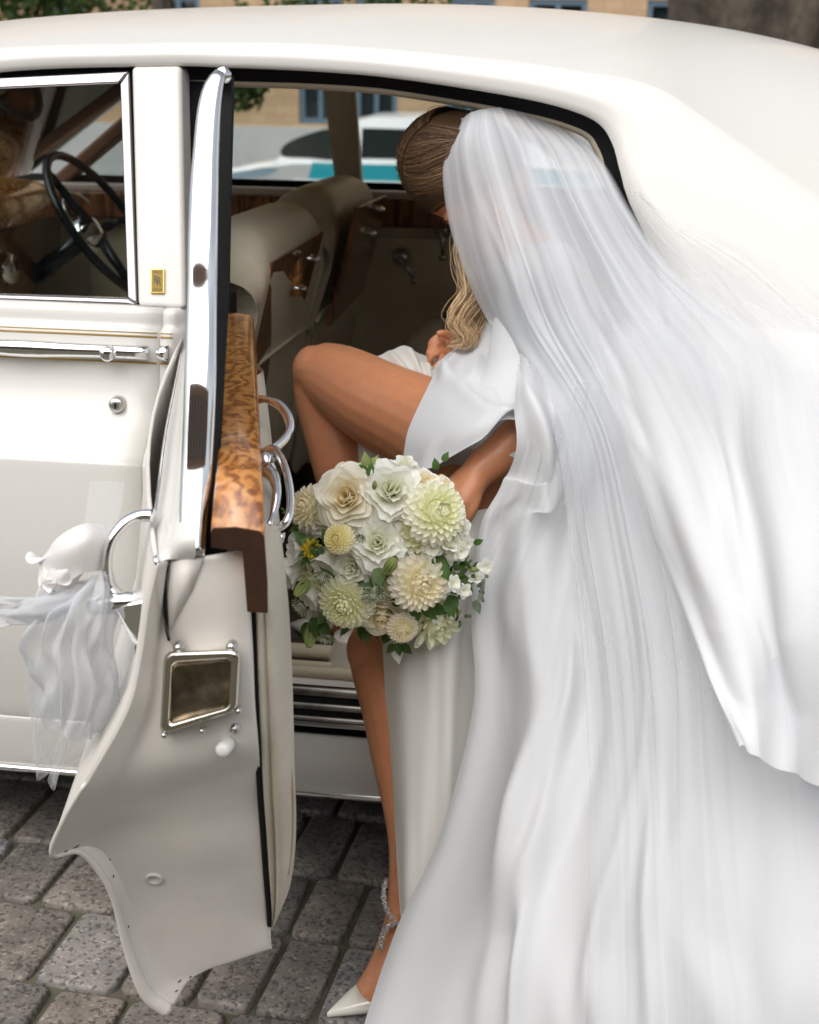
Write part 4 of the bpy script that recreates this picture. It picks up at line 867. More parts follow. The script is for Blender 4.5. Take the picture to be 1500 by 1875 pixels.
mk('hair', np.vstack(hV), hF, HAIR, bride, uv=np.vstack(hU))

# shoes
PATENT = M('white_patent_leather', (.80, .77, .68), .16, coat=.8, var=(20, .03))
def shoe(toe, heel, name, hh, open_at=.34):
    toe = np.array(toe); heel = np.array(heel); ax = heel-toe; L_ = np.linalg.norm(ax[:2]); ad = norm((ax[0], ax[1], 0)); sd_ = np.array([-ad[1], ad[0], 0])
    rows = []; ss = np.r_[0, .01, .04, .09, .16, .24, .32, .40, .50, .62, .74, .86, .95, 1.0]
    for s in ss:
        w_ = np.interp(s, [0, .04, .16, .32, .5, .75, .95, 1], [.001, .006, .022, .038, .033, .026, .026, .012])
        zb = np.interp(s, [0, .3, .45, .75, 1], [.003, .004, .012, hh*.8, hh]); ht = np.interp(s, [0, .04, .16, .30, .42, .6, .85, 1], [.006, .014, .030, .046, .040, .034, .050, .056])
        c = toe*1.0+ad*L_*s; r = []
        for t in np.linspace(-.28*math.pi, 1.28*math.pi, 21):
            x = math.cos(t)*w_; z = (math.sin(t)*.5+.5)*ht
            if s > open_at: z = min(z, ht*.62 if s < .8 else ht*.8)
            r.append(c+sd_*x+np.array([0, 0, zb+z]))
        rows.append(r)
    G = np.array(rows); b = MB()
    n_ = G.shape[1]
    f = []
    for i in range(len(ss)-1):
        for j in range(n_-1):
            if ss[i] >= open_at and 7 <= j <= 12: continue
            f.append([i*n_+j, i*n_+j+1, (i+1)*n_+j+1, (i+1)*n_+j])
        f.append([i*n_+n_-1, i*n_, (i+1)*n_, (i+1)*n_+n_-1])
    b.add(G.reshape(-1, 3), f)
    o = b.build(name, PATENT, bride, solid=.0022, sub=1)
    return o, toe+ad*L_*.93+np.array([0, 0, hh])
t_ = PZ(599, 1865, .0); h_ = t_+norm((.80, .46, 0))*.245
sh1, hp = shoe(t_, h_, 'shoe', .085)
MB().tube([hp, hp*.5+np.array([hp[0], hp[1], 0])*.5+np.array([.004, .002, 0]), np.array([hp[0]+.006, hp[1]+.003, 0.002])], [.018, .010, .006], 14).build('heel', PATENT, sh1)
t2 = PY(531, 1150, .40); h2 = t2+norm((.86, -.60, 0))*.26
sh2, hp2 = shoe(t2, h2, 'shoe', .060)
cT, cB = PY(632, 1172, .09), PY(634, 1238, .085)
MB().lathe([(.0, 0), (.036, 0), (.037, -.004), (.038, -.012), (.050, -.066), (.0515, -.071), (.049, -.074), (0, -.074)], cT+np.array([.01, .03, .0]), (.0, -.05, 1), 28).build('flared_heel', PATENT, sh2)
# jewelled ankle strap
JEWEL = M('rhinestone', (.85, .85, .88), .05, .85)
jb_ = MB()
for path in ([(707,1612,-.335),(703,1630,-.345),(704,1652,-.355),(712,1672,-.362),(724,1690,-.366),(736,1700,-.362),(746,1712,-.352)], [(726,1690,-.372),(712,1696,-.380),(703,1708,-.384),(699,1722,-.386),(696,1734,-.388)]):
    for i, p in enumerate(cr(C3(path), 13 if len(path) > 5 else 8)): jb_.ball(p, .0056 if i % 2 else .0046, 6)
jb_.build('ankle_strap', JEWEL, bride, smooth=False)
# ================================================================== gown and veil
def cloth_mat(name, col, rough=.8, sheen=.12, scale=900, tl=.12, spec=.12):
    m = M(name, col, rough, sheen=sheen, spec=spec, var=(2.2, .035), bump=(scale, .10), tl=tl); return m
SATIN = cloth_mat('white_crepe', (.665, .67, .68)); IVORY = cloth_mat('ivory_crepe', (.80, .775, .725))
def veil_mat(name, lo_, hi_, edge=(.0, .04, .93, 1.0), streak=(46, 1.2), end=.35, low=1.0):
    m = bpy.data.materials.new(name); m.use_nodes = True; n = m.node_tree.nodes; L = m.node_tree.links; n.clear()
    o = n.new('ShaderNodeOutputMaterial'); d = n.new('ShaderNodeBsdfDiffuse'); tl = n.new('ShaderNodeBsdfTranslucent'); tp = n.new('ShaderNodeBsdfTransparent'); a = n.new('ShaderNodeMixShader'); b = n.new('ShaderNodeMixShader')
    d.inputs[0].default_value = (.70, .715, .74, 1); tl.inputs[0].default_value = (.69, .705, .73, 1); a.inputs[0].default_value = .35
    uv = n.new('ShaderNodeUVMap'); mp = n.new('ShaderNodeMapping'); mp.inputs['Scale'].default_value = (streak[0], streak[1], 1); L.new(uv.outputs[0], mp.inputs[0])
    nz = n.new('ShaderNodeTexNoise'); nz.inputs['Scale'].default_value = 1; nz.inputs['Detail'].default_value = 5; nz.inputs['Distortion'].default_value = .6; L.new(mp.outputs[0], nz.inputs['Vector'])
    mr = n.new('ShaderNodeMapRange'); mr.inputs[1].default_value = .35; mr.inputs[2].default_value = .72; mr.inputs[3].default_value = lo_; mr.inputs[4].default_value = hi_; L.new(nz.outputs['Fac'], mr.inputs[0])
    sx = n.new('ShaderNodeSeparateXYZ'); L.new(uv.outputs[0], sx.inputs[0])
    r = n.new('ShaderNodeValToRGB'); e = r.color_ramp.elements; e[0].position = edge[0]; e[0].color = (.85,)*3+(1,); e[1].position = edge[3]; e[1].color = (end,)*3+(1,)
    for p in edge[1:3]: k = e.new(p); k.color = (1, 1, 1, 1)
    L.new(sx.outputs[0], r.inputs[0])
    vr = n.new('ShaderNodeMapRange'); vr.inputs[1].default_value = .35; vr.inputs[2].default_value = .75; vr.inputs[3].default_value = 1.0; vr.inputs[4].default_value = low; L.new(sx.outputs[1], vr.inputs[0])
    m0 = n.new('ShaderNodeMath'); m0.operation = 'MULTIPLY'; L.new(r.outputs[0], m0.inputs[0]); L.new(vr.outputs[0], m0.inputs[1])
    lw = n.new('ShaderNodeLayerWeight'); lw.inputs[0].default_value = .35
    m1 = n.new('ShaderNodeMath'); m1.operation = 'MULTIPLY'; L.new(mr.outputs[0], m1.inputs[0]); L.new(m0.outputs[0], m1.inputs[1])
    mf = n.new('ShaderNodeMath'); mf.operation = 'MULTIPLY'
    m2 = n.new('ShaderNodeMath'); m2.operation = 'MULTIPLY_ADD'; m2.use_clamp = True; L.new(lw.outputs['Facing'], m2.inputs[0]); L.new(m0.outputs[0], mf.inputs[0]); mf.inputs[1].default_value = .22; L.new(mf.outputs[0], m2.inputs[1]); L.new(m1.outputs[0], m2.inputs[2])
    L.new(d.outputs[0], a.inputs[1]); L.new(tl.outputs[0], a.inputs[2]); L.new(m2.outputs[0], b.inputs[0]); L.new(tp.outputs[0], b.inputs[1]); L.new(a.outputs[0], b.inputs[2]); L.new(b.outputs[0], o.inputs['Surface'])
    return m
def fade_mat(name, base, v1=.42, side=True):
    m = base.copy(); m.name = name; n = m.node_tree.nodes; L = m.node_tree.links; o = n['Material Output']; src = o.inputs['Surface'].links[0].from_socket
    uv = n.new('ShaderNodeUVMap'); sx = n.new('ShaderNodeSeparateXYZ'); L.new(uv.outputs[0], sx.inputs[0]); r = n.new('ShaderNodeMapRange'); r.interpolation_type = 'SMOOTHSTEP'; r.inputs[1].default_value = .0; r.inputs[2].default_value = v1
    L.new(sx.outputs[1], r.inputs[0]); t = n.new('ShaderNodeBsdfTransparent'); mx = n.new('ShaderNodeMixShader')
    mpn = n.new('ShaderNodeMapping'); mpn.inputs['Scale'].default_value = (22, .7, 1); L.new(uv.outputs[0], mpn.inputs[0]); nzz = n.new('ShaderNodeTexNoise'); nzz.inputs['Scale'].default_value = 1; nzz.inputs['Detail'].default_value = 4; L.new(mpn.outputs[0], nzz.inputs['Vector'])
    sa = n.new('ShaderNodeMath'); sa.operation = 'MULTIPLY_ADD'; L.new(nzz.outputs['Fac'], sa.inputs[0]); sa.inputs[1].default_value = .30*v1; sa.inputs[2].default_value = -.15*v1; sb = n.new('ShaderNodeMath'); sb.operation = 'ADD'; L.new(sa.outputs[0], sb.inputs[0]); L.new(sx.outputs[1], sb.inputs[1]); L.new(sb.outputs[0], r.inputs[0])
    ru = n.new('ShaderNodeMapRange'); ru.interpolation_type = 'SMOOTHSTEP'; ru.inputs[1].default_value = .0; ru.inputs[2].default_value = .16; L.new(sx.outputs[0], ru.inputs[0])
    rv = n.new('ShaderNodeMapRange'); rv.interpolation_type = 'SMOOTHSTEP'; rv.inputs[1].default_value = .45; rv.inputs[2].default_value = .8; L.new(sx.outputs[1], rv.inputs[0])
    mm = n.new('ShaderNodeMath'); mm.operation = 'MAXIMUM'; ru.inputs[1].default_value = 0 if side else -1; ru.inputs[2].default_value = .16 if side else -.5; L.new(ru.outputs[0], mm.inputs[0]); L.new(rv.outputs[0], mm.inputs[1]); mu = n.new('ShaderNodeMath'); mu.operation = 'MULTIPLY'; L.new(mm.outputs[0], mu.inputs[0]); L.new(r.outputs[0], mu.inputs[1]); L.new(mu.outputs[0], mx.inputs[0]); L.new(t.outputs[0], mx.inputs[1]); L.new(src, mx.inputs[2]); L.new(mx.outputs[0], o.inputs['Surface']); return m
GOWN = fade_mat('gown_crepe', SATIN, .11, False)
crng = np.random.default_rng(11)
def cloth(name, ctrl, nu, nv, mat, folds=(), pleats=None, wrinkle=0.0, drop=False, parent=None, creases=None):
    """ctrl rows x cols of (px,py,Y): surveyed drape. folds: (u at top, u at bottom, width, height, v0, v1). pleats: (count, amp top, amp bottom)"""
    W = np.array([[PY(*p) for p in r] for r in ctrl])
    if drop:
        last = W[-1].copy(); last[:, 2] = np.where(last[:, 2] > .02, .008, .005); W = np.concatenate([W, last[None]])
    G = gridspl(W, nu, nv); u = np.linspace(0, 1, nu)[None]; v = np.linspace(0, 1, nv)[:, None]
    Du = np.gradient(G, axis=1); Dv = np.gradient(G, axis=0); N = np.cross(Du, Dv); N /= np.maximum(np.linalg.norm(N, axis=2), 1e-9)[..., None]
    if np.mean(N@(CAM-G.reshape(-1, 3).mean(0))) < 0: N = -N
    h = np.zeros((nv, nu))
    for (ua, ub, wd_, am, v0, v1) in folds:
        c = ua+(ub-ua)*np.clip((v-v0)/(max(1e-6, v1-v0)), 0, 1); x = (u-c)/wd_
        prof_ = np.where(x < 0, np.exp(-x*x*.8), np.exp(-x*x*(1.4 if wd_ > .03 else 3.5)))
        env = np.clip((v-v0)/.12+.15, 0, 1)*np.clip((v1-v)/.12+.15, 0, 1) if v1 < .99 else np.clip((v-v0)/.12+.0, 0, 1)
        h += am*prof_*env
    if pleats:
        cnt, a0, a1 = pleats
        ph = np.zeros((nv, nu))
        for k in range(4):
            fr_ = cnt*(.5+.45*k); h += np.interp(v, [0, .45, 1], [a0, a1, a1*.8])/(1+k)*np.sin(2*math.pi*(fr_*u+.35*math.sin(k*2+1)*v*3+crng.uniform())+1.3*np.sin(2*math.pi*(u*1.7+v*.8+k*.3)))
    if wrinkle:
        for k in range(10):
            a, b, c = crng.uniform(-7, 7), crng.uniform(-6, 6), crng.uniform(0, 6.28); h += np.clip(v/.35, .12, 1)*wrinkle/math.sqrt(1+(a*a+b*b)/12)*np.sin(a*u+b*v+c)
    if creases:
        for k in range(creases[0]):
            u0, v0 = crng.uniform(.02, .98), crng.uniform(.02, .95); a = crng.normal()*creases[3]; L_ = crng.uniform(.06, .24); w_ = creases[2]*crng.uniform(.5, 1.6)
            du, dv = u-u0, v-v0; al = du*math.sin(a)+dv*math.cos(a); ac = du*math.cos(a)-dv*math.sin(a)+.25*al*al*crng.normal()
            x = ac/w_; h += np.clip(u/.08, 0, 1)*np.clip((v-.08)/.15, 0, 1)*creases[1]*crng.uniform(.3, 1)*np.exp(-(al/L_)**2)*(np.exp(-x*x)-.55*np.exp(-(x-1.3)**2*.7))
    G = G+N*h[..., None]; G[..., 2] = np.maximum(G[..., 2], .004)
    uv_ = np.stack([np.broadcast_to(u, (nv, nu)), np.broadcast_to(v, (nv, nu))], 2).reshape(-1, 2)
    b = MB().grid(G); return mk(name, np.vstack(b.V), b.F, mat, parent or bride, uv=uv_)
# bodice wrapped round the trunk
bd = MB(); limb(bd, [(930,900,-.02,.145,.15),(960,810,.04,.147,.155),(985,720,.085,.105,.105),(1000,640,.135,.100,.10),(1000,560,.19,.09,.09),(985,480,.25,.06,.07)], 26, 24)
bd.build('bodice', SATIN, bride)
limbs = MB(); limb(limbs, [(1000,535,.13,.062),(1012,620,.06,.060),(1016,700,.0,.058),(1005,755,-.03,.052)], 18); limbs.build('sleeve', SATIN, bride)
# lap drape over the raised thigh
cloth('lap_drape', [[(662,648,.36),(690,652,.36),(716,642,.37),(740,634,.37),(770,648,.36),(802,655,.33),(840,640,.32)],
                    [(690,662,.30),(712,672,.295),(735,672,.29),(757,668,.295),(780,676,.28),(806,684,.25),(850,670,.23)],
                    [(712,684,.245),(732,694,.235),(752,700,.235),(770,702,.235),(788,706,.225),(812,712,.20),(860,710,.16)],
                    [(742,716,.20),(755,726,.19),(768,734,.185),(782,738,.18),(800,740,.17),(830,750,.13),(870,760,.10)],
                    [(762,744,.165),(772,752,.16),(785,762,.15),(796,770,.14),(815,780,.12),(845,790,.09),(880,800,.06)]], 60, 44, IVORY,
      folds=[(.30,.42,.05,.012,.0,.8),(.52,.60,.05,.014,.0,.95),(.72,.72,.05,.012,.1,.9),(.12,.2,.05,.006,0,.9)])
cloth('under_drape', [[(652,780,.30),(662,800,.28),(690,830,.25)], [(656,830,.29),(675,840,.26),(705,860,.22)], [(650,900,.28),(680,910,.24),(720,920,.20)]], 14, 14, IVORY, folds=[(.4,.5,.2,.006,0,1)])
# cape sleeve over the forearm
cloth('cape_sleeve', [[(850,640,.27),(872,610,.25),(900,586,.22),(945,596,.21),(1000,610,.19),(1060,645,.18)],
                      [(806,660,.24),(835,650,.23),(880,655,.20),(935,672,.14),(1000,690,.10),(1070,710,.12)],
                      [(790,694,.12),(825,694,.09),(875,705,.05),(930,716,.02),(1000,735,.03),(1075,760,.06)],
                      [(766,742,.02),(815,750,-.03),(868,752,-.07),(920,752,-.085),(990,765,-.115),(1075,800,-.05)],
                      [(746,790,-.04),(800,802,-.10),(852,790,-.14),(900,772,-.150),(960,776,-.12),(1070,830,-.06)],
                      [(737,848,-.08),(786,862,-.135),(842,833,-.155),(888,806,-.165),(941,776,-.15),(1050,840,-.07)]], 80, 70, SATIN,
      folds=[(.30,.15,.05,.012,.0,.45),(.45,.34,.06,.010,.0,.5),(.62,.5,.08,.010,.05,.6),(.0,.95,.08,.010,.25,1.0),(.8,.7,.06,.012,.0,.9)], wrinkle=.004, creases=(12, .004, .06, .8))
# front panel of the skirt
cloth('skirt_front', [[(680,980,-.10),(730,980,-.14),(790,960,-.17),(850,940,-.16),(900,930,-.12)],
                      [(700,1120,-.15),(745,1120,-.20),(800,1110,-.225),(855,1100,-.20),(920,1090,-.14)],
                      [(716,1262,-.195),(750,1265,-.25),(800,1265,-.275),(850,1262,-.25),(920,1250,-.18)],
                      [(733,1484,-.28),(755,1490,-.33),(795,1495,-.345),(840,1495,-.32),(920,1490,-.26)],
                      [(738,1640,-.36),(755,1650,-.395),(790,1660,-.40),(830,1665,-.38),(900,1665,-.33)],
                      [(742,1745,-.40),(760,1760,-.42),(790,1770,-.42),(830,1775,-.41),(890,1780,-.37)]], 60, 70, IVORY, folds=[(.62,.70,.10,.010,.1,1.0),(.25,.22,.10,.006,.2,1.0)], wrinkle=.004, drop=True, creases=(12, .006, .08, .3))
# the gown's train sweeping towards the camera
cloth('gown_train', [[(952,640,.07),(1000,640,.03),(1050,620,.01),(1100,590,.03),(1150,560,.05),(1210,520,.06)],
                     [(944,774,-.170),(1000,752,-.150),(1050,725,-.11),(1100,685,-.06),(1150,640,-.03),(1215,590,.0)],
                     [(920,868,-.165),(985,860,-.155),(1055,820,-.135),(1125,770,-.09),(1200,715,-.07),(1300,670,-.07)],
                     [(884,960,-.17),(960,960,-.17),(1060,930,-.14),(1170,880,-.12),(1290,820,-.13),(1420,760,-.16)],
                     [(869,1130,-.235),(960,1130,-.26),(1080,1110,-.26),(1220,1070,-.27),(1370,1020,-.30),(1560,960,-.36)],
                     [(872,1290,-.31),(970,1300,-.355),(1100,1300,-.38),(1250,1270,-.41),(1420,1230,-.46),(1640,1180,-.54)],
                     [(812,1530,-.40),(930,1530,-.46),(1080,1530,-.52),(1250,1510,-.57),(1440,1480,-.62),(1680,1430,-.70)],
                     [(736,1698,-.445),(880,1720,-.52),(1050,1730,-.60),(1240,1720,-.67),(1450,1700,-.74),(1700,1660,-.83)],
                     [(676,1890,-.475),(840,1910,-.56),(1030,1930,-.65),(1230,1930,-.74),(1450,1930,-.81),(1720,1900,-.92)]], 190, 220, GOWN,
      folds=[(.02,.03,.05,.014,.0,1.0),(.10,.30,.07,.030,.0,.75),(.22,.40,.09,.045,.1,1.0),(.36,.36,.022,.014,.45,1.0),(.42,.58,.10,.05,.15,1.0),(.55,.72,.09,.05,.1,1.0),(.56,.62,.022,.016,.4,1.0),(.72,.86,.10,.05,.2,1.0),
             (.05,.26,.05,.020,.03,.36),(.14,.03,.06,.020,.10,.42),(.30,.14,.05,.016,.16,.5),(.48,.22,.06,.02,.3,.8)], wrinkle=.010, drop=True, creases=(64, .012, .038, .5))
OVER = fade_mat('layered_tulle', SATIN, .62)
# raised outer layer of the train, its hem turned up at the right
cloth('train_overlay', [[(985,420,.03),(1040,410,.02),(1095,405,.03),(1150,410,.04),(1215,430,.05)],
                        [(1035,570,-.13),(1100,560,-.15),(1180,545,-.15),(1270,530,-.13),(1390,525,-.11)],
                        [(1082,700,-.24),(1180,705,-.275),(1290,690,-.285),(1420,665,-.27),(1600,650,-.30)],
                        [(1150,870,-.36),(1250,880,-.40),(1350,870,-.38),(1470,840,-.45),(1680,800,-.53)],
                        [(1235,1070,-.46),(1320,1080,-.53),(1410,1080,-.57),(1520,1060,-.64),(1720,1040,-.73)],
                        [(1300,1240,-.62),(1372,1265,-.675),(1440,1275,-.66),(1530,1270,-.75),(1740,1250,-.84)],
                        [(1352,1376,-.74),(1396,1384,-.74),(1440,1408,-.735),(1510,1442,-.81),(1760,1480,-.90)]], 110, 120, OVER,
      folds=[(.06,.04,.05,.012,.2,1.0),(.28,.20,.10,.020,.0,.85),(.52,.36,.09,.022,.0,.82),(.76,.60,.09,.022,.0,.85)], wrinkle=.006, creases=(14, .008, .05, .35))
VEIL = veil_mat('tulle', .58, .88, streak=(17, .6), end=.05, low=.20); SHEER = veil_mat('sheer_tulle', .10, .30, streak=(5, .8), end=.3, low=.0)
cloth('veil', [[(840,220,.29),(870,206,.265),(900,201,.265),(940,204,.28),(985,212,.30),(1030,226,.31)],
               [(816,290,.255),(862,268,.19),(920,262,.18),(985,268,.20),(1050,278,.22),(1105,292,.235)],
               [(826,400,.225),(895,390,.12),(960,380,.09),(1030,375,.09),(1095,372,.10),(1165,392,.10)],
               [(856,500,.20),(928,500,.06),(1005,490,.01),(1080,480,.0),(1155,480,.01),(1250,500,.01)],
               [(902,600,.17),(970,620,.01),(1055,612,-.06),(1145,600,-.09),(1240,590,-.09),(1370,590,-.08)],
               [(1000,770,-.17),(1060,785,-.20),(1140,780,-.23),(1245,760,-.26),(1360,740,-.22),(1520,700,-.22)],
               [(1030,960,-.27),(1090,980,-.31),(1200,980,-.36),(1330,950,-.40),(1480,920,-.44),(1680,870,-.48)],
               [(1045,1180,-.41),(1120,1200,-.48),(1240,1200,-.53),(1390,1180,-.59),(1560,1150,-.60),(1790,1090,-.64)],
               [(1050,1400,-.56),(1130,1430,-.63),(1250,1440,-.68),(1410,1420,-.74),(1600,1390,-.75),(1850,1330,-.8)],
               [(1040,1640,-.67),(1130,1680,-.75),(1260,1700,-.80),(1430,1690,-.86),(1630,1660,-.87),(1900,1600,-.95)],
               [(1030,1880,-.74),(1130,1920,-.83),(1270,1940,-.88),(1450,1940,-.93),(1650,1910,-.94),(1930,1850,-1.0)]], 240, 200, VEIL, pleats=(9, .0008, .0026), wrinkle=.009, creases=(36, .005, .022, .25),
      folds=[(.02,.03,.02,.006,.0,1.0)]+[(float(a), float(a+b), float(c), float(d), float(e), 1.0) for a, b, c, d, e in zip(crng.uniform(.03, .97, 26), crng.normal(size=26)*.03, crng.uniform(.004, .016, 26), crng.uniform(.001, .0035, 26), crng.uniform(0, .45, 26))], drop=True)
cloth('sheer_veil', [[(1000,700,-0.06),(1040,700,-0.105),(1100,700,-0.195)], [(948,870,-0.245),(1000,900,-0.255),(1080,930,-0.305)], [(890,1070,-0.300),(955,1100,-0.345),(1065,1130,-0.395)],
                    [(866,1245,-0.355),(950,1290,-0.435),(1065,1330,-0.495)], [(925,1470,-0.495),(990,1500,-0.555),(1075,1520,-0.615)], [(1000,1640,-0.615),(1030,1670,-0.655),(1080,1700,-0.715)]], 70, 110, SHEER, pleats=(2, .004, .008), wrinkle=.008)
cloth('sheer_veil', [[(1152,345,.115),(1165,350,.12),(1180,365,.125)],[(1172,410,.08),(1210,405,.09),(1250,400,.105)],[(1235,520,.0),(1330,500,.02),(1400,470,.06)],[(1330,680,-.16),(1450,630,-.10),(1540,580,-.02)],[(1500,930,-.42),(1650,850,-.34),(1780,760,-.22)],[(1600,1130,-.6),(1760,1050,-.55),(1900,960,-.5)]], 60, 90, veil_mat('thin_tulle', .10, .42, streak=(7, .7), end=.0, low=.3), pleats=(3, .002, .006), wrinkle=.004)
# ================================================================== bouquet
bq_o = PY(705, 1015, -.21)
bq = thing('bouquet', tuple(bq_o), 'round bouquet of white and cream roses, dahlias and greenery held in the bride\'s hand', 'bouquet')
def petal_mat(name, inner, outer, tl=.34, tip=None):
    m = bpy.data.materials.new(name); m.use_nodes = True; n = m.node_tree.nodes; L = m.node_tree.links; b = n['Principled BSDF']
    uv = n.new('ShaderNodeUVMap'); sx = n.new('ShaderNodeSeparateXYZ'); L.new(uv.outputs[0], sx.inputs[0])
    r = n.new('ShaderNodeValToRGB'); e = r.color_ramp.elements; e[0].color = (*inner, 1); e[1].color = (*outer, 1); e[1].position = .75; L.new(sx.outputs[1], r.inputs[0])
    r2 = n.new('ShaderNodeValToRGB'); e = r2.color_ramp.elements; e[0].color = (.93, .94, .80, 1); e[1].color = (1, 1, 1, 1); e[1].position = .6; L.new(sx.outputs[0], r2.inputs[0])
    mx = n.new('ShaderNodeMix'); mx.data_type = 'RGBA'; mx.blend_type = 'MULTIPLY'; mx.inputs[0].default_value = 1; L.new(r.outputs[0], mx.inputs[6]); L.new(r2.outputs[0], mx.inputs[7])
    tr = n.new('ShaderNodeBsdfTranslucent'); sh_ = n.new('ShaderNodeMixShader'); sh_.inputs[0].default_value = tl
    L.new(mx.outputs[2], b.inputs['Base Color']); L.new(mx.outputs[2], tr.inputs['Color']); b.inputs['Roughness'].default_value = .55; b.inputs['Sheen Weight'].default_value = .15
    L.new(b.outputs[0], sh_.inputs[1]); L.new(tr.outputs[0], sh_.inputs[2]); L.new(sh_.outputs[0], n['Material Output'].inputs['Surface']); return m
P_CREAM = petal_mat('cream_petal', (.94, .84, .60), (.95, .92, .81)); P_WHITE = petal_mat('white_petal', (.93, .93, .80), (.95, .945, .90))
P_GREEN = petal_mat('greenish_petal', (.91, .91, .60), (.95, .94, .84)); P_BLUSH = petal_mat('blush_petal', (.94, .86, .60), (.95, .91, .82))
P_LEMON = petal_mat('lemon_petal', (.92, .82, .40), (.95, .91, .70)); P_YEL = petal_mat('yellow_petal', (.75, .55, .03), (.85, .72, .05))
LEAF = M('leaf_green', (.085, .19, .032), .45, var=(60, .45), tl=.3); LEAF2 = M('pale_leaf', (.15, .24, .075), .5, var=(60, .35), tl=.35); BUD = M('bud_green', (.42, .50, .17), .5, var=(50, .3), tl=.3)
GA = math.pi*(3-math.sqrt(5))
def dahlia(c, z, R, mat, n=110, ball=1.0, span=1.75, parent=None, name='dahlia', fat=1.0):
    f = Fl(c, z, frng.uniform(0, 6))
    cb = MB(); cb.ball((0, 0, -R*.08), (R*.50, R*.50, R*.44), 12); cv_ = np.vstack(cb.V); f.V.append(cv_); f.F += [[q+f.n for q in w_] for w_ in cb.F]; f.n += len(cv_); f.U.append(np.tile([.55, .12], (len(cv_), 1)))
    for i in range(n):
        t = (i+.5)/n; th = i*GA; ph = span*t**.55
        d = np.array([math.sin(ph)*math.cos(th), math.sin(ph)*math.sin(th), math.cos(ph)]); sz = R*(.16+.30*t**.6)*fat
        rr_ = R*(.50+.12*(1-ball)*t); base = d*rr_*np.array([1, 1, ball])-np.array([0, 0, R*.25])
        tang = np.array([math.cos(ph)*math.cos(th), math.cos(ph)*math.sin(th), -math.sin(ph)])
        o = norm(d*(1.0-.35*t)+tang*(.10+.75*t)); upv = norm(d-tang*.8)
        f.petal(base, o+frng.normal(size=3)*.07, upv, sz*1.35, sz*.50, .75, .55+.3*(1-t), t, 4, 3, tip=.74, point=.35)
    return f.done(name, mat, parent or bq)
def rose(c, z, R, mat, layers=7, name='rose', ruf=.08, openk=1.0, parent=None):
    f = Fl(c, z, frng.uniform(0, 6)); k = 0; tot = layers*5.0
    for l in range(layers):
        t = l/(layers-1); cnt = 3 if l < 2 else 5; r = R*(.05+.50*t); tilt = .08+1.05*openk*t**1.5; h0 = -R*.45
        for j in range(cnt):
            th = 2*math.pi*j/cnt+l*1.1+frng.uniform(-.2, .2); rad = np.array([math.cos(th), math.sin(th), 0])
            o = norm(np.array([0, 0, 1])*math.cos(tilt)+rad*math.sin(tilt)); upv = -rad*math.cos(tilt)+np.array([0, 0, 1])*math.sin(tilt)
            Lp = R*(.78-.06*t+.18*t*t); w_ = R*(.26+.34*t)
            f.petal(rad*r*.72+np.array([0, 0, h0-R*.10*t]), o+frng.normal(size=3)*.05, upv, Lp, w_, .55*(1-.35*t), -.15-1.0*t*t, t, 7, 7, tip=.66, ruf=ruf*(.3+t))
            k += 1
    return f.done(name, mat, parent or bq)
def place(px, py, r_px, bulge=1.0, push=0.0):
    dx, dy = (px-700)/195., (py-1010)/190.; d2 = min(.96, dx*dx+dy*dy)
    Y = -.235-.125*math.sqrt(1-d2)*bulge-push; c = PY(px, py, Y); depth = np.dot(c-CAM, _f)
    view = norm(CAM-c); n_ = norm(view*.80+_r*dx*.75-_u*dy*.70*.9); return c, n_, r_px*depth/F
def FL(kind, px, py, r, mat, **k):
    pu = k.pop('push', 0.0); tn_ = k.pop('turn', None); c, z, R = place(px, py, r*1.02, push=pu)
    if tn_ is not None: z = norm(z+_r*tn_[0]-_u*tn_[1])
    return (dahlia if kind == 'd' else rose)(c, z, R, mat, **k)
FL('r', 628, 872, 50, P_CREAM, layers=5, turn=(-.2, -.5)); FL('r', 634, 908, 56, P_CREAM, layers=8, push=.022, turn=(.1, .25), ruf=.05)
FL('r', 718, 893, 56, P_WHITE, name='lisianthus', layers=6, ruf=.22, push=.012, turn=(0, .2)); FL('r', 782, 882, 30, P_BLUSH, layers=5, ruf=.1)
FL('r', 815, 888, 22, P_BLUSH, name='lisianthus', layers=4, ruf=.2)
FL('d', 562, 928, 45, P_BLUSH, n=90, name='dahlia', turn=(-.5, 0)); FL('d', 618, 986, 33, P_LEMON, n=150, ball=1.0, name='pompom_dahlia', push=.03, fat=.72)
FL('d', 778, 968, 60, P_GREEN, n=130, ball=.8, push=-.012, turn=(-.2, .3)); FL('d', 805, 936, 58, P_GREEN, n=130, ball=.75, push=.022, turn=(.05, .1))
FL('r', 692, 992, 50, P_WHITE, name='lisianthus', layers=6, ruf=.25, push=.008); FL('r', 642, 1040, 38, P_WHITE, name='lisianthus', layers=6, ruf=.15)
FL('d', 772, 1070, 54, P_BLUSH, n=105, ball=.85, push=.02, turn=(.1, .05)); FL('d', 630, 1107, 56, P_GREEN, n=150, ball=1.0, push=.02, fat=.9, turn=(-.1, .2))
FL('r', 700, 1132, 50, P_CREAM, layers=7, turn=(0, .3), ruf=.05); FL('r', 708, 1062, 40, P_CREAM, layers=6, push=-.02); FL('d', 738, 1154, 33, P_BLUSH, n=140, name='pompom_dahlia', push=.03, fat=.75)
FL('d', 800, 1146, 50, P_GREEN, n=44, ball=.6, span=1.9, turn=(.2, .3), fat=1.35); FL('d', 570, 1066, 36, P_GREEN, n=46, ball=.6, span=1.8, fat=1.2, turn=(-.4, .2), push=-.01)
FL('r', 742, 846, 26, P_WHITE, name='lisianthus', layers=4, ruf=.25, turn=(0, -.5), push=-.02); FL('d', 738, 1022, 34, P_WHITE, n=40, ball=.6, push=-.03, fat=1.2)
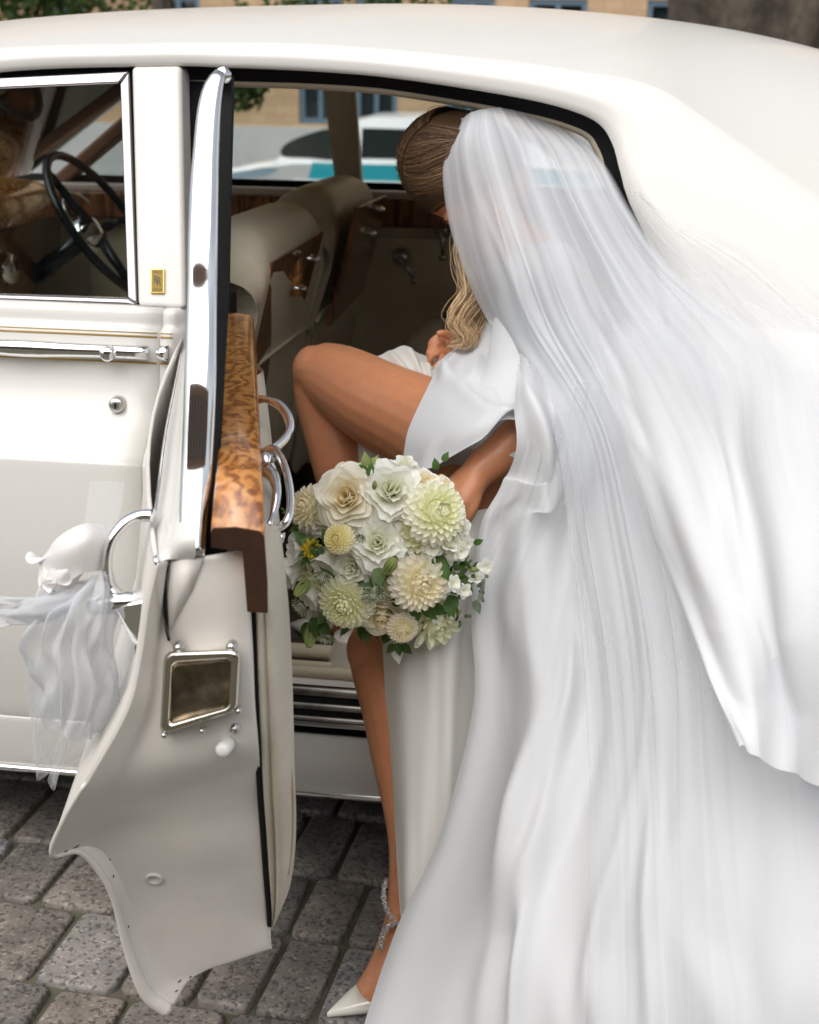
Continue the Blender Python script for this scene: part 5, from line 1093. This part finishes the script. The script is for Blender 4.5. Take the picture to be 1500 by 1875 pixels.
for x, y, r, m_ in ((590,952,30,P_WHITE),(668,950,28,P_WHITE),(742,940,30,P_WHITE),(655,1002,26,P_CREAM),(736,1010,30,P_WHITE),(600,1070,30,P_WHITE),(668,1078,28,P_BLUSH),(715,1092,28,P_WHITE),(812,1015,28,P_WHITE),(590,1030,26,P_CREAM),(815,1095,26,P_WHITE),(672,1030,26,P_WHITE),(770,1120,26,P_WHITE),(545,985,24,P_WHITE),(846,965,24,P_WHITE),(580,1135,24,P_WHITE)): FL('r', x, y, r, m_, name='lisianthus', layers=5, ruf=.2, push=-.018)
# hanging bells, buds, yellow button, scabious
def bell(px, py, r, dirpx, mat, name, n=5, ruf=.2, push=0.0, closed=.0):
    c, z, R = place(px, py, r, push=push); ax = norm(_r*dirpx[0]-_u*dirpx[1]-_f*.35); f = Fl(c-ax*R, ax, frng.uniform(0, 6))
    for l in range(2):
        for j in range(n):
            th = 2*math.pi*(j+.5*l)/n; rad = np.array([math.cos(th), math.sin(th), 0]); o = norm(np.array([0, 0, 1])+rad*(.38-closed)); upv = -rad
            f.petal(rad*R*.16, o, upv, R*1.9, R*.52, .5, .35 if closed else -.25, .9-.3*l, 6, 5, tip=.66, ruf=ruf)
    return f.done(name, mat, bq), c-ax*R, ax, R
def calyx(c, ax, R, mat, n=5, name='calyx', spread=.8, L_=1.0):
    f = Fl(c, ax, frng.uniform(0, 6))
    for j in range(n):
        th = 2*math.pi*j/n; rad = np.array([math.cos(th), math.sin(th), 0]); f.petal(rad*R*.12, norm(np.array([0, 0, 1])+rad*spread), -rad, R*L_, R*.16, .3, -.3, .5, 5, 3, tip=.84, point=.6)
    return f.done(name, mat, bq)
for args in ((535, 1040, 34, (-.85, .55), P_WHITE, 'bellflower'), (548, 1010, 26, (-.8, .0), P_WHITE, 'bellflower'), (572, 1088, 26, (-.6, .6), P_WHITE, 'bellflower'), (598, 1026, 26, (-.3, .6), P_WHITE, 'bellflower')):
    o, b_, ax, R = bell(*args); calyx(b_, ax, R, LEAF)
for px, py, r, d in ((569, 1164, 25, (-.15, 1)), (716, 1034, 22, (.35, -.55)), (686, 888, 9, (.1, -.9)), (552, 1078, 22, (-.5, .6))):
    o, b_, ax, R = bell(px, py, r, d, BUD, 'bud', closed=.16, ruf=0, push=.035); calyx(b_, ax, R, LEAF, L_=1.2, spread=.35)
c, z, R = place(569, 1004, 20, push=.02); yb = Fl(c, norm(_r*.55-_f*.4-_u*.1), 0)
for j in range(26):
    th = j*GA; ph = .4+1.2*(j/26)**.6; d = np.array([math.sin(ph)*math.cos(th), math.sin(ph)*math.sin(th), math.cos(ph)]); yb.petal(-d*R*.1, -d+np.array([0, 0, .3]), np.array([0, 0, 1.]), R*1.0, R*.25, .4, .5, j/26, 4, 3)
yb.done('yellow_bud', P_YEL, bq); calyx(c, norm(_r*.75-_f*.5-_u*.1), R*1.1, LEAF, n=7, spread=1.0)
def scabious(px, py, r, dirpx=(0, 0), push=.03):
    c, z, R = place(px, py, r, push=push); z = norm(z+_r*dirpx[0]-_u*dirpx[1]); f = Fl(c, z, frng.uniform(0, 6))
    for i in range(54):
        t = (i+.5)/54; th = i*GA; rad = np.array([math.cos(th), math.sin(th), 0]); f.petal(rad*R*.75*t**.5*.75, norm(rad*(.3+t)+np.array([0, 0, 1.0-.5*t])), np.array([0, 0, 1.])-rad*.2, R*(.22+.25*t), R*.11, .5, .3, .2+.7*t, 4, 3, tip=.62, ruf=.3)
    f.done('scabious', P_WHITE, bq); M_ = f.M; pins = MB()
    for i in range(26):
        t = (i+.5)/26; th = i*GA; d = (np.array([math.cos(th)*t**.5, math.sin(th)*t**.5, 0])*R*.62)@M_; p0 = c+d; p1 = p0+(z*.5+norm(d)*.25)*R*.75; pins.tube([p0, p1], R*.012, 4); pins.ball(p1, R*.05, 5)
    pins.build('stamens', BUD, bq)
    calyx(c-z*R*.12, z, R*1.15, LEAF2, n=9, spread=1.5, L_=.9)
for a in ((686, 1082, 26, (0, .9)), (598, 1166, 22, (.2, .9)), (552, 1110, 24, (-.6, .6)), (592, 1052, 20, (0, .8)), (660, 984, 12, (0, .8)), (672, 1096, 14, (0, 1))): scabious(*a)
# stock spikes at the right: florets and green buds along drooping stems
def floret(c, z, R, mat=P_WHITE):
    f = Fl(c, z, frng.uniform(0, 6))
    for l in range(2):
        for j in range(5):
            th = 2*math.pi*(j+.5*l)/5; rad = np.array([math.cos(th), math.sin(th), 0]); f.petal(rad*R*.08+np.array([0, 0, .1*R*(1-l)]), rad+np.array([0, 0, .35+.5*(1-l)]), np.array([0, 0, 1.])-rad*.3, R*(1-.25*(1-l)), R*.42, .3, -.3, .4+.5*l, 5, 4, tip=.66, ruf=.25)
    return f.done('floret', mat, bq)
def spike(path, nf, nb, rf, rb):
    P = cr([place(x, y, 10, push=p)[0] for x, y, p in path], 30); MB().tube(P, .0022, 6).build('stem', LEAF2, bq)
    for i in range(nf):
        t = i/max(1, nf-1)*.62; p = P[int(t*29)]+frng.normal(size=3)*.010; floret(p-_f*.012, norm(-_f+frng.normal(size=3)*.5), rf*(1-.3*t))
    for i in range(nb):
        t = .5+.5*i/max(1, nb-1); p = P[int(t*29)]+frng.normal(size=3)*.0045; ax = norm(frng.normal(size=3)+np.array([0, 0, -.4])-_f*.4); b = MB(); M_ = frame_at(ax); s_ = rb*(1.15-.5*t)
        b.ball(p+ax*s_, (s_*.55, s_*.55, s_*1.2), 8, M_); b.build('bud', LEAF2 if i % 3 else BUD, bq)
spike([(800,1000,.0),(835,1010,.012),(862,1040,.012),(880,1070,.010),(884,1102,.01)], 5, 22, .017, .0085)
spike([(800,1050,.0),(828,1085,.01),(850,1080,.012),(862,1060,.012)], 5, 5, .016, .007)
spike([(810,960,.0),(838,985,.01),(852,1000,.01),(856,1020,.01)], 5, 3, .016, .006)
spike([(560,900,-.02),(535,925,-.02),(522,935,-.02),(515,930,-.02)], 0, 5, .01, .007)
spike([(800,1120,-.01),(826,1140,.0),(838,1130,.0),(836,1110,.0)], 2, 5, .012, .007)
# leaves
def leaf(px, py, L_px, dirpx, mat, push=0.0, w_=.30, curl=-.5, dep=.3):
    c, z, R = place(px, py, L_px, push=push); f = Fl(c, (0, 0, 1)); f.M = np.eye(3); o = norm(_r*dirpx[0]-_u*dirpx[1]-_f*dep); f.petal((0, 0, 0), o, norm(-_f+frng.normal(size=3)*.25), R, R*w_, .25, curl, .5, 7, 3, tip=.84, point=.55); f.done('leaf', mat, bq)
for a in ((676,862,42,(-.3,-1),BUD,.0),(676,862,38,(.5,-.9),BUD,.0),(672,866,34,(-.9,-.5),LEAF,.0),(684,866,36,(.95,-.3),LEAF,.0),(678,872,30,(.1,-.9),LEAF,.01),(668,850,24,(.0,-1),LEAF2,.0),
          (582,1000,44,(-.9,-.4),LEAF,.0),(582,1002,46,(-.8,.3),LEAF,.0),(588,1000,40,(-.5,.8),LEAF,.0),(560,992,34,(-.8,-.7),LEAF,.0),(578,1012,40,(-.95,.6),LEAF,.005),(600,996,34,(-.2,-.9),LEAF,.0),
          (686,950,38,(.3,.9),LEAF,-.01),(690,945,34,(.9,.5),LEAF,-.01),(700,962,30,(.7,.7),LEAF,-.01),(660,1060,44,(.6,.6),LEAF,-.005),(690,1040,44,(.2,.9),LEAF2,.02),(700,1060,38,(-.2,1),LEAF2,.02),(694,1052,34,(.1,1),LEAF,.022),
          (770,1012,44,(.6,.6),LEAF,-.01),(790,1018,46,(.7,.4),LEAF,-.01),(750,1010,40,(.2,.8),LEAF,-.015),(806,1030,42,(.4,.9),LEAF,.0),(820,1050,40,(.7,.6),LEAF2,.0),(830,1090,46,(-.2,1),LEAF,-.005),(818,1100,40,(.4,.9),LEAF,.0),(848,1060,36,(.5,.8),LEAF2,.0),
          (775,1105,46,(.5,.7),LEAF,-.01),(790,1110,40,(.9,.4),LEAF,-.01),(760,1112,40,(0,1),LEAF,-.015),(672,1152,30,(.0,1),LEAF,-.03),(728,1178,28,(.2,1),LEAF,-.02),(722,1180,26,(-.7,.8),LEAF,-.02),(736,1180,30,(.8,.8),LEAF,-.02),(726,1182,40,(.1,1),P_WHITE,-.025),
          (578,1130,44,(-.1,1),LEAF,.0),(566,1140,40,(-.4,.9),LEAF,.0),(590,1140,40,(.3,.9),LEAF,.0),(600,1120,36,(-.6,.8),LEAF2,-.01),(552,960,30,(-.8,.5),LEAF2,-.02),(812,845,24,(.4,-.9),LEAF,-.03),(800,860,26,(-.2,-.9),LEAF,-.03),(868,995,22,(.9,-.3),LEAF,-.02),(870,1100,30,(.3,.9),LEAF2,.0),
          (610,1062,40,(-.6,-.5),LEAF2,.0),(620,1070,36,(.3,.8),LEAF,-.01),(730,1110,36,(-.4,-.8),LEAF,-.01),(660,1120,30,(.6,.4),LEAF,-.015),(640,950,30,(.8,.5),LEAF,-.02),(745,985,30,(-.6,.7),LEAF,-.02)): leaf(*a)
# dark leafy heart of the bouquet and the stems gathered in the hand
gb = Fl(bq_o, (0, 0, 1)); gb.M = np.eye(3)
for i in range(420):
    d = norm(frng.normal(size=3)); p = d*.118*frng.uniform(.6, 1.0)*np.array([1.05, .8, 1.0])+np.array([0, -.02, 0]); gb.petal(p, norm(d+frng.normal(size=3)*.6), norm(frng.normal(size=3)), .035, .010, .3, -.4, .5, 4, 3, tip=.84, point=.5)
tag(gb.done('greenery', LEAF, bq, sub=0), kind='stuff')
hp_ = PY(818, 925, -.165)
for i in range(12):
    a = frng.normal(size=3)*.05; e_ = hp_+norm(hp_-bq_o+np.array([0, .03, 0]))*.13+frng.normal(size=3)*.012
    MB().tube(cr([bq_o+a*np.array([1, .5, 1]), hp_+frng.normal(size=3)*.007, e_], 10), .003, 6).build('stem', LEAF2, bq)
# ================================================================== wedding bow on the door handle
SH2 = veil_mat('bow_tulle', .30, .85, streak=(9, 1.5), end=.4); SATINB = M('blush_satin', (.86, .83, .81), .45, sheen=.3, tl=.2)
bow = thing('wedding_bow', tuple(PY(150, 1080, -.80)), 'white satin rosette with tulle tails tied to the rear door handle', 'bow')
def bcloth(name, ctrl, nu, nv, mat, **k): return cloth(name, ctrl, nu, nv, mat, parent=bow, **k)
f = Fl(PY(140,1040,-.80), norm((-.7, -.5, .9)), .3)
for j in range(9):
    th = 2*math.pi*j/9*1.0; rad = np.array([math.cos(th), math.sin(th), 0]); t = j/8
    f.petal(rad*.006, norm(rad*(.5+.5*t)+np.array([0, 0, .9-.4*t])), -rad*.6+np.array([0, 0, .6]), .037+.010*t, .026+.007*t, .55, -.5, t, 8, 8, tip=.66, ruf=.06)
f.done('rosette', SATINB, bow)
bcloth('satin_loop', [[(190,962,-.79),(150,960,-.82),(105,985,-.82),(80,1020,-.80)],[(196,990,-.80),(160,985,-.85),(110,1012,-.85),(60,1022,-.80)],[(190,1040,-.80),(150,1050,-.85),(100,1075,-.83),(52,1018,-.79)]], 30, 24, SATINB, wrinkle=.003)
bcloth('satin_tail', [[(190,1000,-.80),(160,1010,-.83),(130,1030,-.83)],[(150,1060,-.83),(118,1050,-.85),(90,1040,-.84)],[(120,1110,-.82),(95,1100,-.83),(75,1075,-.82)],[(95,1125,-.80),(85,1120,-.80),(72,1108,-.80)]], 24, 24, SATINB, wrinkle=.004)
bcloth('tulle_tail', [[(200,1040,-.80),(180,1050,-.83),(150,1070,-.83)],[(222,1110,-.82),(160,1110,-.86),(92,1112,-.84)],[(215,1185,-.83),(138,1180,-.865),(40,1178,-.84)],[(222,1255,-.81),(140,1262,-.87),(40,1240,-.83)],[(190,1330,-.80),(120,1345,-.86),(48,1322,-.82)]], 50, 50, SH2, pleats=(6, .003, .010), wrinkle=.004, creases=(16, .010, .06, .3))
bcloth('tulle_tail', [[(205,1060,-.79),(190,1070,-.80),(170,1080,-.81)],[(250,1180,-.82),(200,1180,-.86),(140,1170,-.86)],[(250,1260,-.82),(190,1270,-.85),(120,1260,-.85)],[(170,1360,-.80),(110,1350,-.82),(45,1290,-.80)],[(100,1430,-.76),(85,1430,-.77),(52,1400,-.77)]], 40, 50, veil_mat('bow_tulle_thin', .06, .35, streak=(6, 2), end=.5), pleats=(2, .004, .012), wrinkle=.008)
bcloth('tulle_tail', [[(185,1060,-.81),(170,1080,-.83),(160,1095,-.83)],[(110,1085,-.82),(100,1105,-.84),(95,1130,-.83)],[(40,1090,-.80),(35,1115,-.81),(30,1140,-.80)],[(-20,1090,-.77),(-20,1120,-.78),(-20,1150,-.77)]], 30, 30, SH2, pleats=(3, .004, .008), wrinkle=.006)
bcloth('clear_ribbon', [[(165,882,-.70),(195,880,-.70),(228,884,-.70)],[(158,930,-.74),(190,932,-.75),(222,930,-.75)],[(150,990,-.79),(182,990,-.80),(208,985,-.80)]], 12, 12, veil_mat('clear_ribbon', .16, .22, streak=(2, 1), end=.8))
